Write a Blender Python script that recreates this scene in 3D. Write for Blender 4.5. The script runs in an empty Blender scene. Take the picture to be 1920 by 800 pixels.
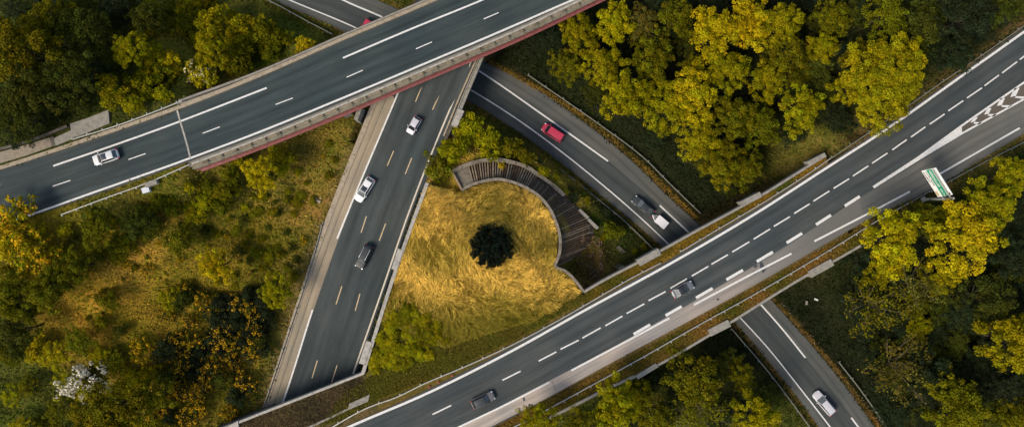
import bpy, math, random
import numpy as np
from mathutils import Vector, Matrix
rng = np.random.default_rng(7); random.seed(7)
R = math.radians
SC = bpy.context.scene
COL = SC.collection
# ---------------------------------------------------------------- camera, sky, sun, exposure
CH = 130.0
cam = bpy.data.cameras.new('camera'); co = bpy.data.objects.new('camera', cam); COL.objects.link(co)
cam.lens = 24; cam.sensor_width = 36; cam.clip_end = 5000; co.location = (0, 0, CH); SC.camera = co
W = bpy.data.worlds.new('World'); SC.world = W; W.use_nodes = True
SUN_EL, SUN_AZ = 46, 232          # azimuth clockwise from north (image up): light comes from the lower left
nt = W.node_tree; sky = nt.nodes.new('ShaderNodeTexSky'); sky.sky_type = 'NISHITA'; sky.sun_disc = False
sky.sun_elevation = R(SUN_EL); sky.sun_rotation = R(SUN_AZ); sky.air_density = 1.3; sky.dust_density = 2.5
bg = nt.nodes['Background']; bg.inputs['Strength'].default_value = 0.064
nt.links.new(sky.outputs[0], bg.inputs[0])
sl = bpy.data.lights.new('sun', 'SUN'); sl.energy = 1.5; sl.angle = R(22); sl.color = (1.0, 0.89, 0.72)
so = bpy.data.objects.new('sun', sl); COL.objects.link(so)
sdir = Vector((math.sin(R(SUN_AZ))*math.cos(R(SUN_EL)), math.cos(R(SUN_AZ))*math.cos(R(SUN_EL)), math.sin(R(SUN_EL))))
so.rotation_euler = sdir.to_track_quat('Z', 'Y').to_euler()
SC.view_settings.view_transform = 'Standard'; SC.view_settings.look = 'None'
SC.view_settings.exposure = 1.1; SC.view_settings.gamma = 1; SC.view_settings.use_curve_mapping = False
# ---------------------------------------------------------------- helpers
K = 0.75/960
def at(px, py, z=0.0): return Vector(((px-960)*K*(CH-z), (400-py)*K*(CH-z), z))
def atl(pts, z):        # list of photo points -> world points; z a number or a function of (px,py)
    return [at(p[0], p[1], z(p[0], p[1]) if callable(z) else (p[2] if len(p) > 2 else z)) for p in pts]
def tag(o, label=None, cat=None, group=None, kind=None):
    if label: o['label'] = label
    if cat: o['category'] = cat
    if group: o['group'] = group
    if kind: o['kind'] = kind
    return o
def empty(name, loc=(0, 0, 0), rz=0):
    o = bpy.data.objects.new(name, None); COL.objects.link(o); o.location = loc; o.rotation_euler = (0, 0, rz); o.empty_display_size = .3
    return o
def link(name, me, parent=None):
    o = bpy.data.objects.new(name, me); COL.objects.link(o)
    if parent: o.parent = parent
    return o
class MB:
    def __init__(s): s.v = []; s.f = []; s.m = []; s.uv = {}
    def poly(s, pts, mi=0, uv=None):
        i = len(s.v); s.v += [tuple(p) for p in pts]; s.f.append(list(range(i, i+len(pts)))); s.m.append(mi)
        if uv: s.uv[len(s.f)-1] = uv
    def box(s, c, d, rz=0, mi=0, taper=1.0):
        cx, cy, cz = c; hx, hy, hz = d[0]/2, d[1]/2, d[2]/2; ca, sa = math.cos(rz), math.sin(rz); P = []
        for z in (-1, 1):
            t = taper if z > 0 else 1
            for x, y in ((-1, -1), (1, -1), (1, 1), (-1, 1)):
                X, Y = x*hx*t, y*hy*t; P.append((cx+X*ca-Y*sa, cy+X*sa+Y*ca, cz+z*hz))
        i = len(s.v); s.v += P
        for q in ((3, 2, 1, 0), (4, 5, 6, 7), (0, 1, 5, 4), (1, 2, 6, 5), (2, 3, 7, 6), (3, 0, 4, 7)):
            s.f.append([i+k for k in q]); s.m.append(mi)
    def beam(s, a, b, w, h, mi=0, mw=None):   # box from a to b, its top on the line a-b
        a = Vector(a); b = Vector(b); d = b-a; n = Vector((-d.y, d.x, 0)); n = n.normalized()*w/2 if n.length > 1e-6 else Vector((w/2, 0, 0))
        u = Vector((0, 0, h)); P = [a-n-u, b-n-u, b+n-u, a+n-u, a-n, b-n, b+n, a+n]; i = len(s.v); s.v += [tuple(p) for p in P]
        for q in ((3, 2, 1, 0), (4, 5, 6, 7), (0, 1, 5, 4), (1, 2, 6, 5), (2, 3, 7, 6), (3, 0, 4, 7)):
            s.f.append([i+k for k in q]); s.m.append(mi)
    def strip(s, pts, w, h, off=0.0, zoff=0.0, zbot=None):   # mitred bar along a polyline, top on the line
        pts = [Vector(p) for p in pts]; L = []; Rr = []
        for i, p in enumerate(pts):
            a = pts[max(i-1, 0)]; b = pts[min(i+1, len(pts)-1)]; d = (b-a); d.z = 0; d.normalize(); n = Vector((-d.y, d.x, 0))
            if 0 < i < len(pts)-1:
                d1 = (p-a); d1.z = 0; d1.normalize(); c = max(d1.dot(d), .6); n = n/c
            L.append(p+n*(off+w/2)+Vector((0, 0, zoff))); Rr.append(p+n*(off-w/2)+Vector((0, 0, zoff)))
        i0 = len(s.v); nn = len(pts)
        def lo(p, k): return Vector((p.x, p.y, (zbot[k] if isinstance(zbot, list) else zbot) if zbot is not None else p.z-h))
        for A in (L, Rr): s.v += [tuple(p) for p in A]
        s.v += [tuple(lo(p, k)) for k, p in enumerate(L)]; s.v += [tuple(lo(p, k)) for k, p in enumerate(Rr)]
        for k in range(nn-1):
            a, b = i0+k, i0+k+1; q = nn
            s.f += [[a, a+q, b+q, b], [a, b, b+2*q, a+2*q], [b+q, a+q, a+3*q, b+3*q], [a+2*q, b+2*q, b+3*q, a+3*q]]; s.m += [0]*4
        s.f += [[i0, i0+2*nn, i0+3*nn, i0+nn], [i0+nn-1, i0+2*nn-1, i0+4*nn-1, i0+3*nn-1]]; s.m += [0]*2
    def tube(s, pts, r, n=6, mi=0):
        pts = [Vector(p) for p in pts]; rr = r if isinstance(r, (list, tuple)) else [r]*len(pts); rings = []
        for i, p in enumerate(pts):
            d = (pts[min(i+1, len(pts)-1)]-pts[max(i-1, 0)]).normalized(); a = d.orthogonal().normalized(); b = d.cross(a)
            i0 = len(s.v); s.v += [tuple(p+(a*math.cos(2*math.pi*k/n)+b*math.sin(2*math.pi*k/n))*rr[i]) for k in range(n)]; rings.append(i0)
        for a, b in zip(rings, rings[1:]):
            for k in range(n): s.f.append([a+k, a+(k+1) % n, b+(k+1) % n, b+k]); s.m.append(mi)
        s.f.append([rings[0]+k for k in range(n)][::-1]); s.m.append(mi); s.f.append([rings[-1]+k for k in range(n)]); s.m.append(mi)
    def mesh(s, name, mats, smooth=False):
        me = bpy.data.meshes.new(name); me.from_pydata(s.v, [], s.f)
        for m in (mats if isinstance(mats, (list, tuple)) else [mats]): me.materials.append(m)
        me.polygons.foreach_set('material_index', s.m)
        if smooth: me.polygons.foreach_set('use_smooth', [True]*len(s.f))
        if s.uv:
            ul = me.uv_layers.new(name='UVMap')
            for fi, uv in s.uv.items():
                for k, li in enumerate(me.polygons[fi].loop_indices): ul.data[li].uv = uv[k]
        me.update(); return me
    def build(s, name, mats, parent=None, smooth=False): return link(name, s.mesh(name, mats, smooth), parent)
def center_mesh(o):   # move a world-space mesh's origin to its middle
    me = o.data; vs = np.zeros(len(me.vertices)*3); me.vertices.foreach_get('co', vs); vs = vs.reshape(-1, 3)
    c = (vs.min(0)+vs.max(0))/2; c[2] = vs[:, 2].min(); vs -= c; me.vertices.foreach_set('co', vs.ravel()); me.update(); o.location = c; return o
def resample(pts, n):
    P = np.array([list(p) for p in pts], float); d = np.r_[0, np.cumsum(np.linalg.norm(np.diff(P, axis=0), axis=1))]
    t = np.linspace(0, d[-1], n)
    # Catmull-like smoothing through cubic Hermite on each coordinate
    m = np.gradient(P, d, axis=0) if len(P) > 2 else np.repeat(((P[-1]-P[0])/d[-1])[None], len(P), 0)
    idx = np.clip(np.searchsorted(d, t, side='right')-1, 0, len(P)-2); h = (d[idx+1]-d[idx])[:, None]; u = ((t-d[idx])[:, None])/h
    q = (2*u**3-3*u**2+1)*P[idx]+(u**3-2*u**2+u)*h*m[idx]+(-2*u**3+3*u**2)*P[idx+1]+(u**3-u**2)*h*m[idx+1]
    return [Vector(x) for x in q]
def ribbon(name, ptsL, ptsR, mat, parent=None, n=80, skirt=0.0, dz=0.0, na=6):
    Lp = resample(ptsL, n); Rp = resample(ptsR, n); mb = MB(); s = 0; ss = [0]
    for i in range(n-1): s += ((Lp[i+1]+Rp[i+1])/2-(Lp[i]+Rp[i])/2).length; ss.append(s)
    wv = [(Lp[i]-Rp[i]).length for i in range(n)]
    for i in range(n-1):
        for j in range(na):
            a, b = j/na, (j+1)/na
            P = [Lp[i].lerp(Rp[i], a), Lp[i].lerp(Rp[i], b), Lp[i+1].lerp(Rp[i+1], b), Lp[i+1].lerp(Rp[i+1], a)]
            for p in P: p.z += dz
            mb.poly(P, 0, [(a, ss[i]), (b, ss[i]), (b, ss[i+1]), (a, ss[i+1])])
        if skirt:
            for e in (Lp, Rp):
                A, B = e[i]+Vector((0, 0, dz)), e[i+1]+Vector((0, 0, dz)); D = Vector((0, 0, -skirt)); mb.poly([A, B, B+D, A+D], 0, [(0, 0)]*4)
    return mb.build(name, mat, parent)
# ---------------------------------------------------------------- materials
def newmat(name):
    m = bpy.data.materials.new(name); m.use_nodes = True; return m, m.node_tree.nodes, m.node_tree.links, m.node_tree.nodes['Principled BSDF']
def nz(N, scale, detail=4, rough=.55, vec=None, Lk=None):
    n = N.new('ShaderNodeTexNoise'); n.inputs['Scale'].default_value = scale; n.inputs['Detail'].default_value = detail; n.inputs['Roughness'].default_value = rough
    if vec is not None: Lk.new(vec, n.inputs['Vector'])
    return n
def ramp(N, Lk, src, stops):
    r = N.new('ShaderNodeValToRGB'); e = r.color_ramp.elements
    e[0].position = stops[0][0]; e[0].color = (*stops[0][1], 1); e[1].position = stops[1][0]; e[1].color = (*stops[1][1], 1)
    for p, c in stops[2:]: k = e.new(p); k.color = (*c, 1)
    Lk.new(src, r.inputs[0]); return r
def mixc(N, Lk, f, a, b, mode='MIX'):
    m = N.new('ShaderNodeMix'); m.data_type = 'RGBA'; m.blend_type = mode
    for s, v in ((m.inputs[0], f), (m.inputs[6], a), (m.inputs[7], b)):
        if isinstance(v, (int, float)): s.default_value = v
        elif isinstance(v, tuple): s.default_value = (*v, 1)
        else: Lk.new(v, s)
    return m.outputs[2]
def worldpos(N): return N.new('ShaderNodeNewGeometry').outputs['Position']
def bump(N, Lk, B, src, st, dist=.05):
    b = N.new('ShaderNodeBump'); b.inputs['Strength'].default_value = st; b.inputs['Distance'].default_value = dist; Lk.new(src, b.inputs['Height']); Lk.new(b.outputs[0], B.inputs['Normal'])
def simple(name, col, rough=.5, metal=0, noise=0.0, scale=6, spec=.5):
    m, N, Lk, B = newmat(name); B.inputs['Roughness'].default_value = rough; B.inputs['Metallic'].default_value = metal
    B.inputs['Specular IOR Level'].default_value = spec
    if noise:
        n = nz(N, scale, 5, .6, worldpos(N), Lk); r = ramp(N, Lk, n.outputs[0], [(.3, tuple(c*(1-noise) for c in col)), (.7, tuple(min(1, c*(1+noise)) for c in col))]); Lk.new(r.outputs[0], B.inputs['Base Color'])
    else: B.inputs['Base Color'].default_value = (*col, 1)
    return m
def asphalt(name, col, lane=4.0, track=.2, edge=None, seam=0.0):
    """UV: x across 0..1, y metres along. Long streaks from tyres, patches, grain, light grit at the edges."""
    m, N, Lk, B = newmat(name); B.inputs['Roughness'].default_value = .85; B.inputs['Specular IOR Level'].default_value = .25
    uv = N.new('ShaderNodeUVMap').outputs[0]
    mp = N.new('ShaderNodeMapping'); mp.inputs['Scale'].default_value = (lane*2.0, .045, 1); Lk.new(uv, mp.inputs[0])
    streak = nz(N, 1.6, 4, .6, mp.outputs[0], Lk)
    mp2 = N.new('ShaderNodeMapping'); mp2.inputs['Scale'].default_value = (1, .10, 1); Lk.new(uv, mp2.inputs[0])
    grain = nz(N, 9, 6, .8, worldpos(N), Lk); big = nz(N, .12, 4, .5, worldpos(N), Lk)
    c0 = ramp(N, Lk, streak.outputs[0], [(.32, tuple(c*(1-track*1.4) for c in col)), (.68, tuple(c*(1+track) for c in col))]).outputs[0]
    c1 = mixc(N, Lk, 1.0, c0, ramp(N, Lk, big.outputs[0], [(.3, (.80, .85, .88)), (.7, (1.2, 1.13, 1.05))]).outputs[0], 'MULTIPLY')
    c2 = mixc(N, Lk, 1.0, c1, ramp(N, Lk, grain.outputs[0], [(.35, (.72, .74, .76)), (.65, (1.28, 1.26, 1.22))]).outputs[0], 'MULTIPLY')
    # wheel tracks: two darker bands in each lane
    sx = N.new('ShaderNodeSeparateXYZ'); Lk.new(uv, sx.inputs[0])
    mm = N.new('ShaderNodeMath'); mm.operation = 'MULTIPLY'; mm.inputs[1].default_value = lane*2*math.pi*2; Lk.new(sx.outputs[0], mm.inputs[0])
    cs = N.new('ShaderNodeMath'); cs.operation = 'COSINE'; Lk.new(mm.outputs[0], cs.inputs[0])
    tr = ramp(N, Lk, cs.outputs[0], [(0.0, (1.05, 1.05, 1.05)), (1.0, (.86, .88, .9))]).outputs[0]
    c3 = mixc(N, Lk, .95, c2, mixc(N, Lk, 1.0, c2, tr, 'MULTIPLY'))
    if edge:
        pp = N.new('ShaderNodeMath'); pp.operation = 'SUBTRACT'; pp.inputs[0].default_value = .5; Lk.new(sx.outputs[0], pp.inputs[1])
        ab = N.new('ShaderNodeMath'); ab.operation = 'ABSOLUTE'; Lk.new(pp.outputs[0], ab.inputs[0])
        ad = N.new('ShaderNodeMath'); ad.operation = 'MULTIPLY_ADD'; ad.inputs[1].default_value = .06; Lk.new(grain.outputs[0], ad.inputs[0]); Lk.new(ab.outputs[0], ad.inputs[2])
        er = ramp(N, Lk, ad.outputs[0], [(edge[1], (0, 0, 0)), (edge[2], (1, 1, 1))]).outputs[0]
        c3 = mixc(N, Lk, er, c3, mixc(N, Lk, 1.0, edge[0], ramp(N, Lk, grain.outputs[0], [(.35, (.8, .8, .8)), (.65, (1.2, 1.2, 1.2))]).outputs[0], 'MULTIPLY'))
    Lk.new(c3, B.inputs['Base Color']); bump(N, Lk, B, grain.outputs[0], .5, .02)
    return m
def concrete(name, col, dark=.55, sc=1.3):
    m, N, Lk, B = newmat(name); B.inputs['Roughness'].default_value = .9; B.inputs['Specular IOR Level'].default_value = .2
    p = worldpos(N); a = nz(N, sc, 8, .7, p, Lk); b = nz(N, 8, 6, .75, p, Lk)
    c = ramp(N, Lk, a.outputs[0], [(.34, tuple(x*dark for x in col)), (.52, col), (.7, tuple(x*1.15 for x in col))]).outputs[0]
    c = mixc(N, Lk, 1.0, c, ramp(N, Lk, b.outputs[0], [(.35, (.75, .75, .72)), (.65, (1.2, 1.2, 1.2))]).outputs[0], 'MULTIPLY')
    Lk.new(c, B.inputs['Base Color']); bump(N, Lk, B, b.outputs[0], .5, .03); return m
def paint(name, col=(.78, .77, .72), wear=.5):
    m, N, Lk, B = newmat(name); B.inputs['Roughness'].default_value = .7
    n = nz(N, 5, 8, .75, worldpos(N), Lk)
    c = ramp(N, Lk, n.outputs[0], [(.30, tuple(x*wear*.45 for x in col)), (.40, tuple(x*wear*1.2 for x in col)), (.52, col)]).outputs[0]; Lk.new(c, B.inputs['Base Color']); return m
def foliage(name, trans=.25, rough=.9):
    m, N, Lk, B = newmat(name); at_ = N.new('ShaderNodeAttribute'); at_.attribute_name = 'Col'; oi = N.new('ShaderNodeObjectInfo')
    c = mixc(N, Lk, at_.outputs['Alpha'], at_.outputs['Color'], mixc(N, Lk, 1.0, at_.outputs['Color'], oi.outputs['Color'], 'MULTIPLY'))
    B.inputs['Roughness'].default_value = rough; B.inputs['Specular IOR Level'].default_value = .04; Lk.new(c, B.inputs['Base Color'])
    t = N.new('ShaderNodeBsdfTranslucent'); Lk.new(c, t.inputs[0]); ms = N.new('ShaderNodeMixShader'); ms.inputs[0].default_value = trans
    Lk.new(B.outputs[0], ms.inputs[1]); Lk.new(t.outputs[0], ms.inputs[2]); Lk.new(ms.outputs[0], N['Material Output'].inputs[0]); return m
ASP_A = asphalt('asphalt_upper_road', (.040, .053, .056), 3.0, .2, edge=((.13, .115, .09), .50, .56))
ASP_D = asphalt('asphalt_long_road', (.054, .062, .064), 3.0, .18, edge=((.16, .13, .10), .515, .55))
ASP_M = asphalt('asphalt_middle_road', (.050, .060, .061), 3.0, .2)
ASP_R = asphalt('asphalt_low_road', (.088, .090, .084), 3.0, .14)
ASP_LANE = asphalt('asphalt_low_lane', (.054, .061, .061), 1.0, .14)
ASP_EXIT = asphalt('asphalt_exit_lane', (.125, .122, .112), 2.0, .12)
SHOULDER = asphalt('pale_shoulder', (.36, .31, .275), 1.0, .14)
def fade_shoulder():
    N = SHOULDER.node_tree.nodes; Lk = SHOULDER.node_tree.links; B = N['Principled BSDF']; src = B.inputs['Base Color'].links[0].from_socket
    sx = N.new('ShaderNodeSeparateXYZ'); Lk.new(N.new('ShaderNodeUVMap').outputs[0], sx.inputs[0]); m = N.new('ShaderNodeMath'); m.operation = 'MULTIPLY'; m.inputs[1].default_value = .01; Lk.new(sx.outputs[1], m.inputs[0])
    f = ramp(N, Lk, m.outputs[0], [(.50, (0, 0, 0)), (.86, (1, 1, 1))]); Lk.new(mixc(N, Lk, f.outputs[0], src, (.13, .125, .115)), B.inputs['Base Color'])
fade_shoulder()
SHOULDER_M = asphalt('worn_shoulder', (.29, .24, .175), 1.0, .12)
KERB = concrete('kerb_concrete', (.36, .295, .22), .7)
CONC = concrete('weathered_concrete', (.27, .25, .215), .68)
CONC_B = concrete('stained_concrete', (.22, .185, .145), .4, 1.1)
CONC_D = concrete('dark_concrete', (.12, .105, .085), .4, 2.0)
CONC_L = concrete('pale_concrete', (.40, .37, .33), .6)
WHITE = paint('white_road_paint', (.72, .70, .67), .5)
CREAM = paint('worn_cream_paint', (.60, .44, .25), .6)
RED = simple('red_girder_paint', (.24, .075, .072), .5, 0, .25, 1.5)
RED_D = simple('dark_red_paint', (.16, .045, .042), .6, 0, .3, 1.5)
STEEL = simple('galvanised_steel', (.42, .42, .38), .45, .3, .25, 3)
STEEL_O = simple('dull_steel', (.20, .20, .165), .55, .2, .3, 3)
BARK = simple('bark', (.07, .055, .038), .9, 0, .35, 5, .2)
BARK_P = simple('pale_bark', (.16, .13, .075), .9, 0, .3, 5, .2)
LEAF = foliage('leaves', .16); GRASSM = foliage('grass_blades', .15, .9)
# ---------------------------------------------------------------- levels and the ground
ZA, ZD = 13.0, 9.0
def zM(px, py): t = min(max((py-180)/540, -.3), 1.4); return 6.4-2.9*t
# road edge lines in photo points (left/upper edge first)
A_UP = [(-300, 402), (-150, 362), (0, 318), (100, 287), (200, 253), (350, 200), (480, 148), (640, 78), (800, 10), (960, -62), (1150, -150)]
A_LO = [(-300, 508), (-150, 466), (0, 424), (100, 392), (200, 358), (355, 303), (480, 257), (640, 192), (800, 124), (960, 56), (1150, -34)]
D_UP = [(300, 948), (480, 876), (652, 797), (797, 732), (955, 652), (1090, 578), (1255, 487), (1412, 395), (1540, 315), (1667, 231), (1800, 138), (1916, 55), (2100, -80)]
D_LO = [(540, 985), (720, 903), (880, 822), (960, 782), (1060, 727), (1160, 672), (1260, 619), (1360, 564), (1440, 520), (1540, 462), (1640, 405), (1740, 358), (1865, 283), (1920, 250), (2100, 140)]
M_L = [(340, 1130), (420, 940), (495, 765), (612, 415), (702, 187), (740, 95), (800, -50)]
M_R = [(520, 1130), (590, 912), (668, 700), (775, 400), (837, 245), (893, 108), (960, -50)]
R_R = [(420, -170), (560, -75), (695, -5), (750, 20), (830, 70), (910, 117), (960, 140), (1085, 222), (1185, 302), (1260, 375), (1312, 422), (1385, 495), (1455, 572), (1525, 650), (1590, 730), (1640, 800), (1700, 890)]
R_L = [(260, -120), (400, -50), (510, 0), (645, 60), (730, 108), (820, 160), (890, 195), (960, 240), (1035, 293), (1150, 385), (1245, 466), (1310, 532), (1372, 597), (1440, 675), (1535, 800), (1590, 890)]
def XY(pts, z): return np.array([[p.x, p.y] for p in atl(pts, z)])
A_poly = np.vstack([XY(A_UP, ZA), XY(A_LO, ZA)[::-1]]); D_poly = np.vstack([XY(D_UP, ZD), XY(D_LO, ZD)[::-1]])
M_poly = np.vstack([XY(M_L, zM), XY(M_R, zM)[::-1]]); R_poly = np.vstack([XY(R_R, 0), XY(R_L, 0)[::-1]])
INNER = [(866, 356), (885, 346), (905, 340), (935, 336), (960, 341), (985, 351), (1010, 367), (1030, 390), (1042, 415), (1050, 445), (1049, 475), (1042, 500), (1060, 508), (1078, 525), (1095, 547)]
N_PAR = [(1095, 547), (1122, 531), (1200, 490), (1235, 472), (1300, 436), (1365, 401), (1428, 366), (1515, 312), (1549, 291)]
S_PAR = [(1000, 797), (1060, 768), (1145, 725), (1195, 704), (1230, 686), (1330, 628), (1370, 604), (1440, 560), (1520, 512), (1562, 490), (1620, 457)]
M_WALL = [(801, 343), (745, 497), (680, 700)]
PLAT = [(801, 343), (820, 350), (866, 356)]+INNER[1:]+[(1122, 531), (1200, 700), (1145, 725), (1060, 768), (1000, 797), (900, 850), (700, 950), (560, 1100), (540, 1060), (680, 700), (745, 497)]
BRIDGE_D = N_PAR+S_PAR[::-1][:-3]+[(1195, 704), (1100, 640)]
P_plat = XY(PLAT, ZD); P_brD = XY(BRIDGE_D, ZD)
HOLE = at(921, 463, ZD); HOLE_R = 4.1
def inpoly(P, x, y):
    c = np.zeros(x.shape, bool); j = len(P)-1
    for i in range(len(P)):
        (xi, yi), (xj, yj) = P[i], P[j]
        c ^= ((yi > y) != (yj > y)) & (x < (xj-xi)*(y-yi)/((yj-yi) or 1e-9)+xi); j = i
    return c
def dline(P, x, y, closed=True):
    d = np.full(x.shape, 1e9); n = len(P)
    for i in range(n if closed else n-1):
        a = P[i]; b = P[(i+1) % n]; ab = b-a; t = np.clip(((x-a[0])*ab[0]+(y-a[1])*ab[1])/(ab@ab+1e-9), 0, 1)
        d = np.minimum(d, np.hypot(x-a[0]-t*ab[0], y-a[1]-t*ab[1]))
    return d
def axis(Lp, Rp, z, n=60):
    a = resample(atl(Lp, z), n); b = resample(atl(Rp, z), n); return np.array([list((p+q)/2) for p, q in zip(a, b)])
AX_M, AX_R, AX_A, AX_D = axis(M_L, M_R, zM), axis(R_L, R_R, 0), axis(A_UP, A_LO, ZA), axis(D_UP, D_LO, ZD)
S = []
def smp(arr): S.extend([list(a) for a in arr])
xA = at(345, 250, ZA).x; xD0 = at(1120, 550, ZD).x; xD1 = at(1600, 370, ZD).x; yMb = at(850, 250, 5).y
for Lp, Rp, z, f in ((A_UP, A_LO, ZA, lambda p: p.x < xA-2), (D_UP, D_LO, ZD, lambda p: p.x < xD0 or p.x > xD1), (M_L, M_R, zM, lambda p: p.y < yMb), (R_L, R_R, 0, lambda p: True)):
    for e in (Lp, Rp):
        for p in resample(atl(e, z), 70):
            if f(p): S.append([p.x, p.y, p.z-.1])
for q in [(0, 0, 7), (120, 80, 6), (200, 30, 5), (400, 50, 3), (480, 100, 3), (0, 230, 11), (120, 200, 10), (300, 150, 8), (430, 140, 5), (560, 90, 3),
          (60, 520, 10), (100, 600, 8.5), (200, 450, 10), (300, 400, 9.5), (400, 340, 9), (500, 350, 6.5), (300, 600, 6.5), (100, 760, 6), (450, 500, 6), (400, 780, 4.5), (560, 320, 5.5), (600, 260, 4), (480, 620, 5), (250, 780, 5),
          (1000, 60, .5), (1150, 60, .8), (1300, 60, 1.2), (1500, 60, 2.5), (1200, 200, .6), (1400, 200, 1.5), (1350, 350, .5), (1450, 300, 1.5), (1550, 200, 4), (1650, 100, 5.5), (1800, 30, 7.5), (1600, 260, 6.5),
          (1500, 600, .8), (1600, 520, 3), (1700, 500, 5.5), (1800, 600, 4.5), (1800, 760, 3), (1700, 700, 2), (1300, 700, .6), (1200, 760, 1), (1400, 760, .5), (1000, 850, 3), (1900, 400, 7.5),
          (840, 270, 5.2), (900, 260, 3.5), (960, 280, 2.2), (830, 320, 5.6), (1080, 350, 1.2), (1110, 480, 2.2), (1080, 500, 3.0), (1150, 470, 1.0), (1110, 520, 2.6), (1190, 470, .6)]:
    S.append(list(at(*q)))
# ribbed slope between the two curved walls
RI = INNER[:12]; RO = [(849, 321, 7.2), (870, 311, 7.0), (895, 303, 6.8), (922, 299, 6.5), (955, 303, 6.2), (985, 312, 5.9), (1010, 328, 5.5), (1040, 350, 5.0), (1080, 385, 4.2), (1117, 428, 3.4), (1108, 452, 3.2), (1085, 478, 3.4)]
NR = 74
rI = resample([at(p[0], p[1], 8.2) for p in RI], NR); rO = resample([at(*p) for p in RO], NR)
for a, b in zip(rI[::3], rO[::3]):
    for t in (0.15, .6, 1): q = a.lerp(b, t); S.append([q.x, q.y, q.z-.75])
rib_poly = np.array([[p.x, p.y] for p in rI]+[[p.x, p.y] for p in rO[::-1]])
S = np.array(S)
def hgt(x, y):
    x = np.asarray(x, float); y = np.asarray(y, float); sh = x.shape; X, Y = x.ravel(), y.ravel(); out = np.zeros(X.size)
    for i in range(0, X.size, 20000):
        d2 = (X[i:i+20000, None]-S[None, :, 0])**2+(Y[i:i+20000, None]-S[None, :, 1])**2+.4
        w = d2**-1.7; out[i:i+20000] = (w*S[None, :, 2]).sum(1)/w.sum(1)
    h = out
    dA = dline(AX_A[:, :2], X, Y, False); dM = dline(AX_M[:, :2], X, Y, False); dR = dline(AX_R[:, :2], X, Y, False); dD = dline(AX_D[:, :2], X, Y, False)
    dmin = np.minimum(np.minimum(dA, dM), np.minimum(dR, dD))
    far = np.clip((dmin-9)/8, 0, 1)
    h = h+far*(.8*np.sin(X*.21+1.3*np.sin(Y*.13))*np.cos(Y*.24+X*.05)+.35*np.sin(X*.63+Y*.4)*np.cos(Y*.71-X*.2))
    # under bridges stay low
    h = np.where(inpoly(P_brD, X, Y), np.minimum(h, 3.5), h)
    h = np.where(inpoly(A_poly, X, Y) & (X > xA+3), np.minimum(h, 8.5), h)
    ib = inpoly(M_poly, X, Y); dMe = dline(M_poly, X, Y); mz = np.interp(Y, AX_M[:, 1], AX_M[:, 2])
    h = np.where((Y > yMb-2) & (ib | (dMe < 1.5)), np.minimum(h, mz-2.2), h)
    pl = inpoly(P_plat, X, Y) & (dline(P_plat, X, Y) > .35)
    h = np.where(pl, ZD-.12+.06*np.sin(X*1.1)*np.cos(Y*.9), h)
    h = np.where((Y <= yMb-2) & (ib | (dMe < .8)), mz-.14, h)
    h = np.where(inpoly(R_poly, X, Y) | (dline(R_poly, X, Y) < .6), -.14, h)
    inA = inpoly(A_poly, X, Y); h = np.where((X < xA) & (inA | (dline(A_poly, X, Y) < .8)), ZA-.14, h)
    h = np.where(((X < xD0) | (X > xD1)) & (inpoly(D_poly, X, Y) | (dline(D_poly, X, Y) < 1.0)) & ~((Y <= yMb-2) & (ib | (dMe < .8))), ZD-.14, h)
    return h.reshape(sh)
def spaced():
    xs = np.arange(-104, 104.1, .5); ys = np.arange(-48, 48.1, .5)
    o = np.array([2, 5, 9, 15, 24, 40, 80, 160, 400, 900.])
    return np.r_[-104-o[::-1], xs, 104+o], np.r_[-48-o[::-1], ys, 48+o]
xs, ys = spaced(); GX, GY = np.meshgrid(xs, ys); GZ = hgt(GX, GY)
def hfast(x, y):
    i = min(max(int(np.searchsorted(xs, x))-1, 0), len(xs)-2); j = min(max(int(np.searchsorted(ys, y))-1, 0), len(ys)-2); u = (x-xs[i])/(xs[i+1]-xs[i]); w = (y-ys[j])/(ys[j+1]-ys[j])
    return float((GZ[j, i]*(1-u)+GZ[j, i+1]*u)*(1-w)+(GZ[j+1, i]*(1-u)+GZ[j+1, i+1]*u)*w)
def ground_xyz(px, py):
    z = 4.0
    for _ in range(5): p = at(px, py, z); z = hfast(p.x, p.y)
    return at(px, py, z)
# colour zones of the ground (r = dry straw/earth, g = green, darkest = shade under the woods, painted in)
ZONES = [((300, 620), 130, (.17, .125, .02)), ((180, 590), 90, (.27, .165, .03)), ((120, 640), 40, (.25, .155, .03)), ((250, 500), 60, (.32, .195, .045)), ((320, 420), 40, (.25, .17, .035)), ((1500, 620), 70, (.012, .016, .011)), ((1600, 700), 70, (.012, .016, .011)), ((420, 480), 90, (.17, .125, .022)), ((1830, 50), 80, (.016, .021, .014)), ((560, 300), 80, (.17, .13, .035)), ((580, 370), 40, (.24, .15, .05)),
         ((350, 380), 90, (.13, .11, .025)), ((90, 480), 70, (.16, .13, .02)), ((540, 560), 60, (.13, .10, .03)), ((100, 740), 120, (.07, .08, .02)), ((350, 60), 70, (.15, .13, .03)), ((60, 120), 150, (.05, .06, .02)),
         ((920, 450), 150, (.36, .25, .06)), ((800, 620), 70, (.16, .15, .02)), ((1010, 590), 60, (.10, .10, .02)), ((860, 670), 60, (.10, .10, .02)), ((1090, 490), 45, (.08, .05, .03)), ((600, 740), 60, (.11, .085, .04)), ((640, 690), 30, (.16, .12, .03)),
         ((1150, 430), 60, (.035, .045, .018)), ((1400, 620), 90, (.018, .023, .014)), ((1300, 60), 300, (.016, .021, .014)), ((1340, 360), 70, (.016, .021, .014)), ((1180, 270), 60, (.018, .022, .014)), ((1000, 100), 60, (.018, .022, .014)), ((1700, 600), 160, (.018, .023, .014)), ((1530, 240), 50, (.12, .11, .03)), ((1480, 300), 50, (.10, .09, .025)), ((540, 80), 60, (.08, .09, .02)), ((960, 270), 50, (.05, .06, .02))]
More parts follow.
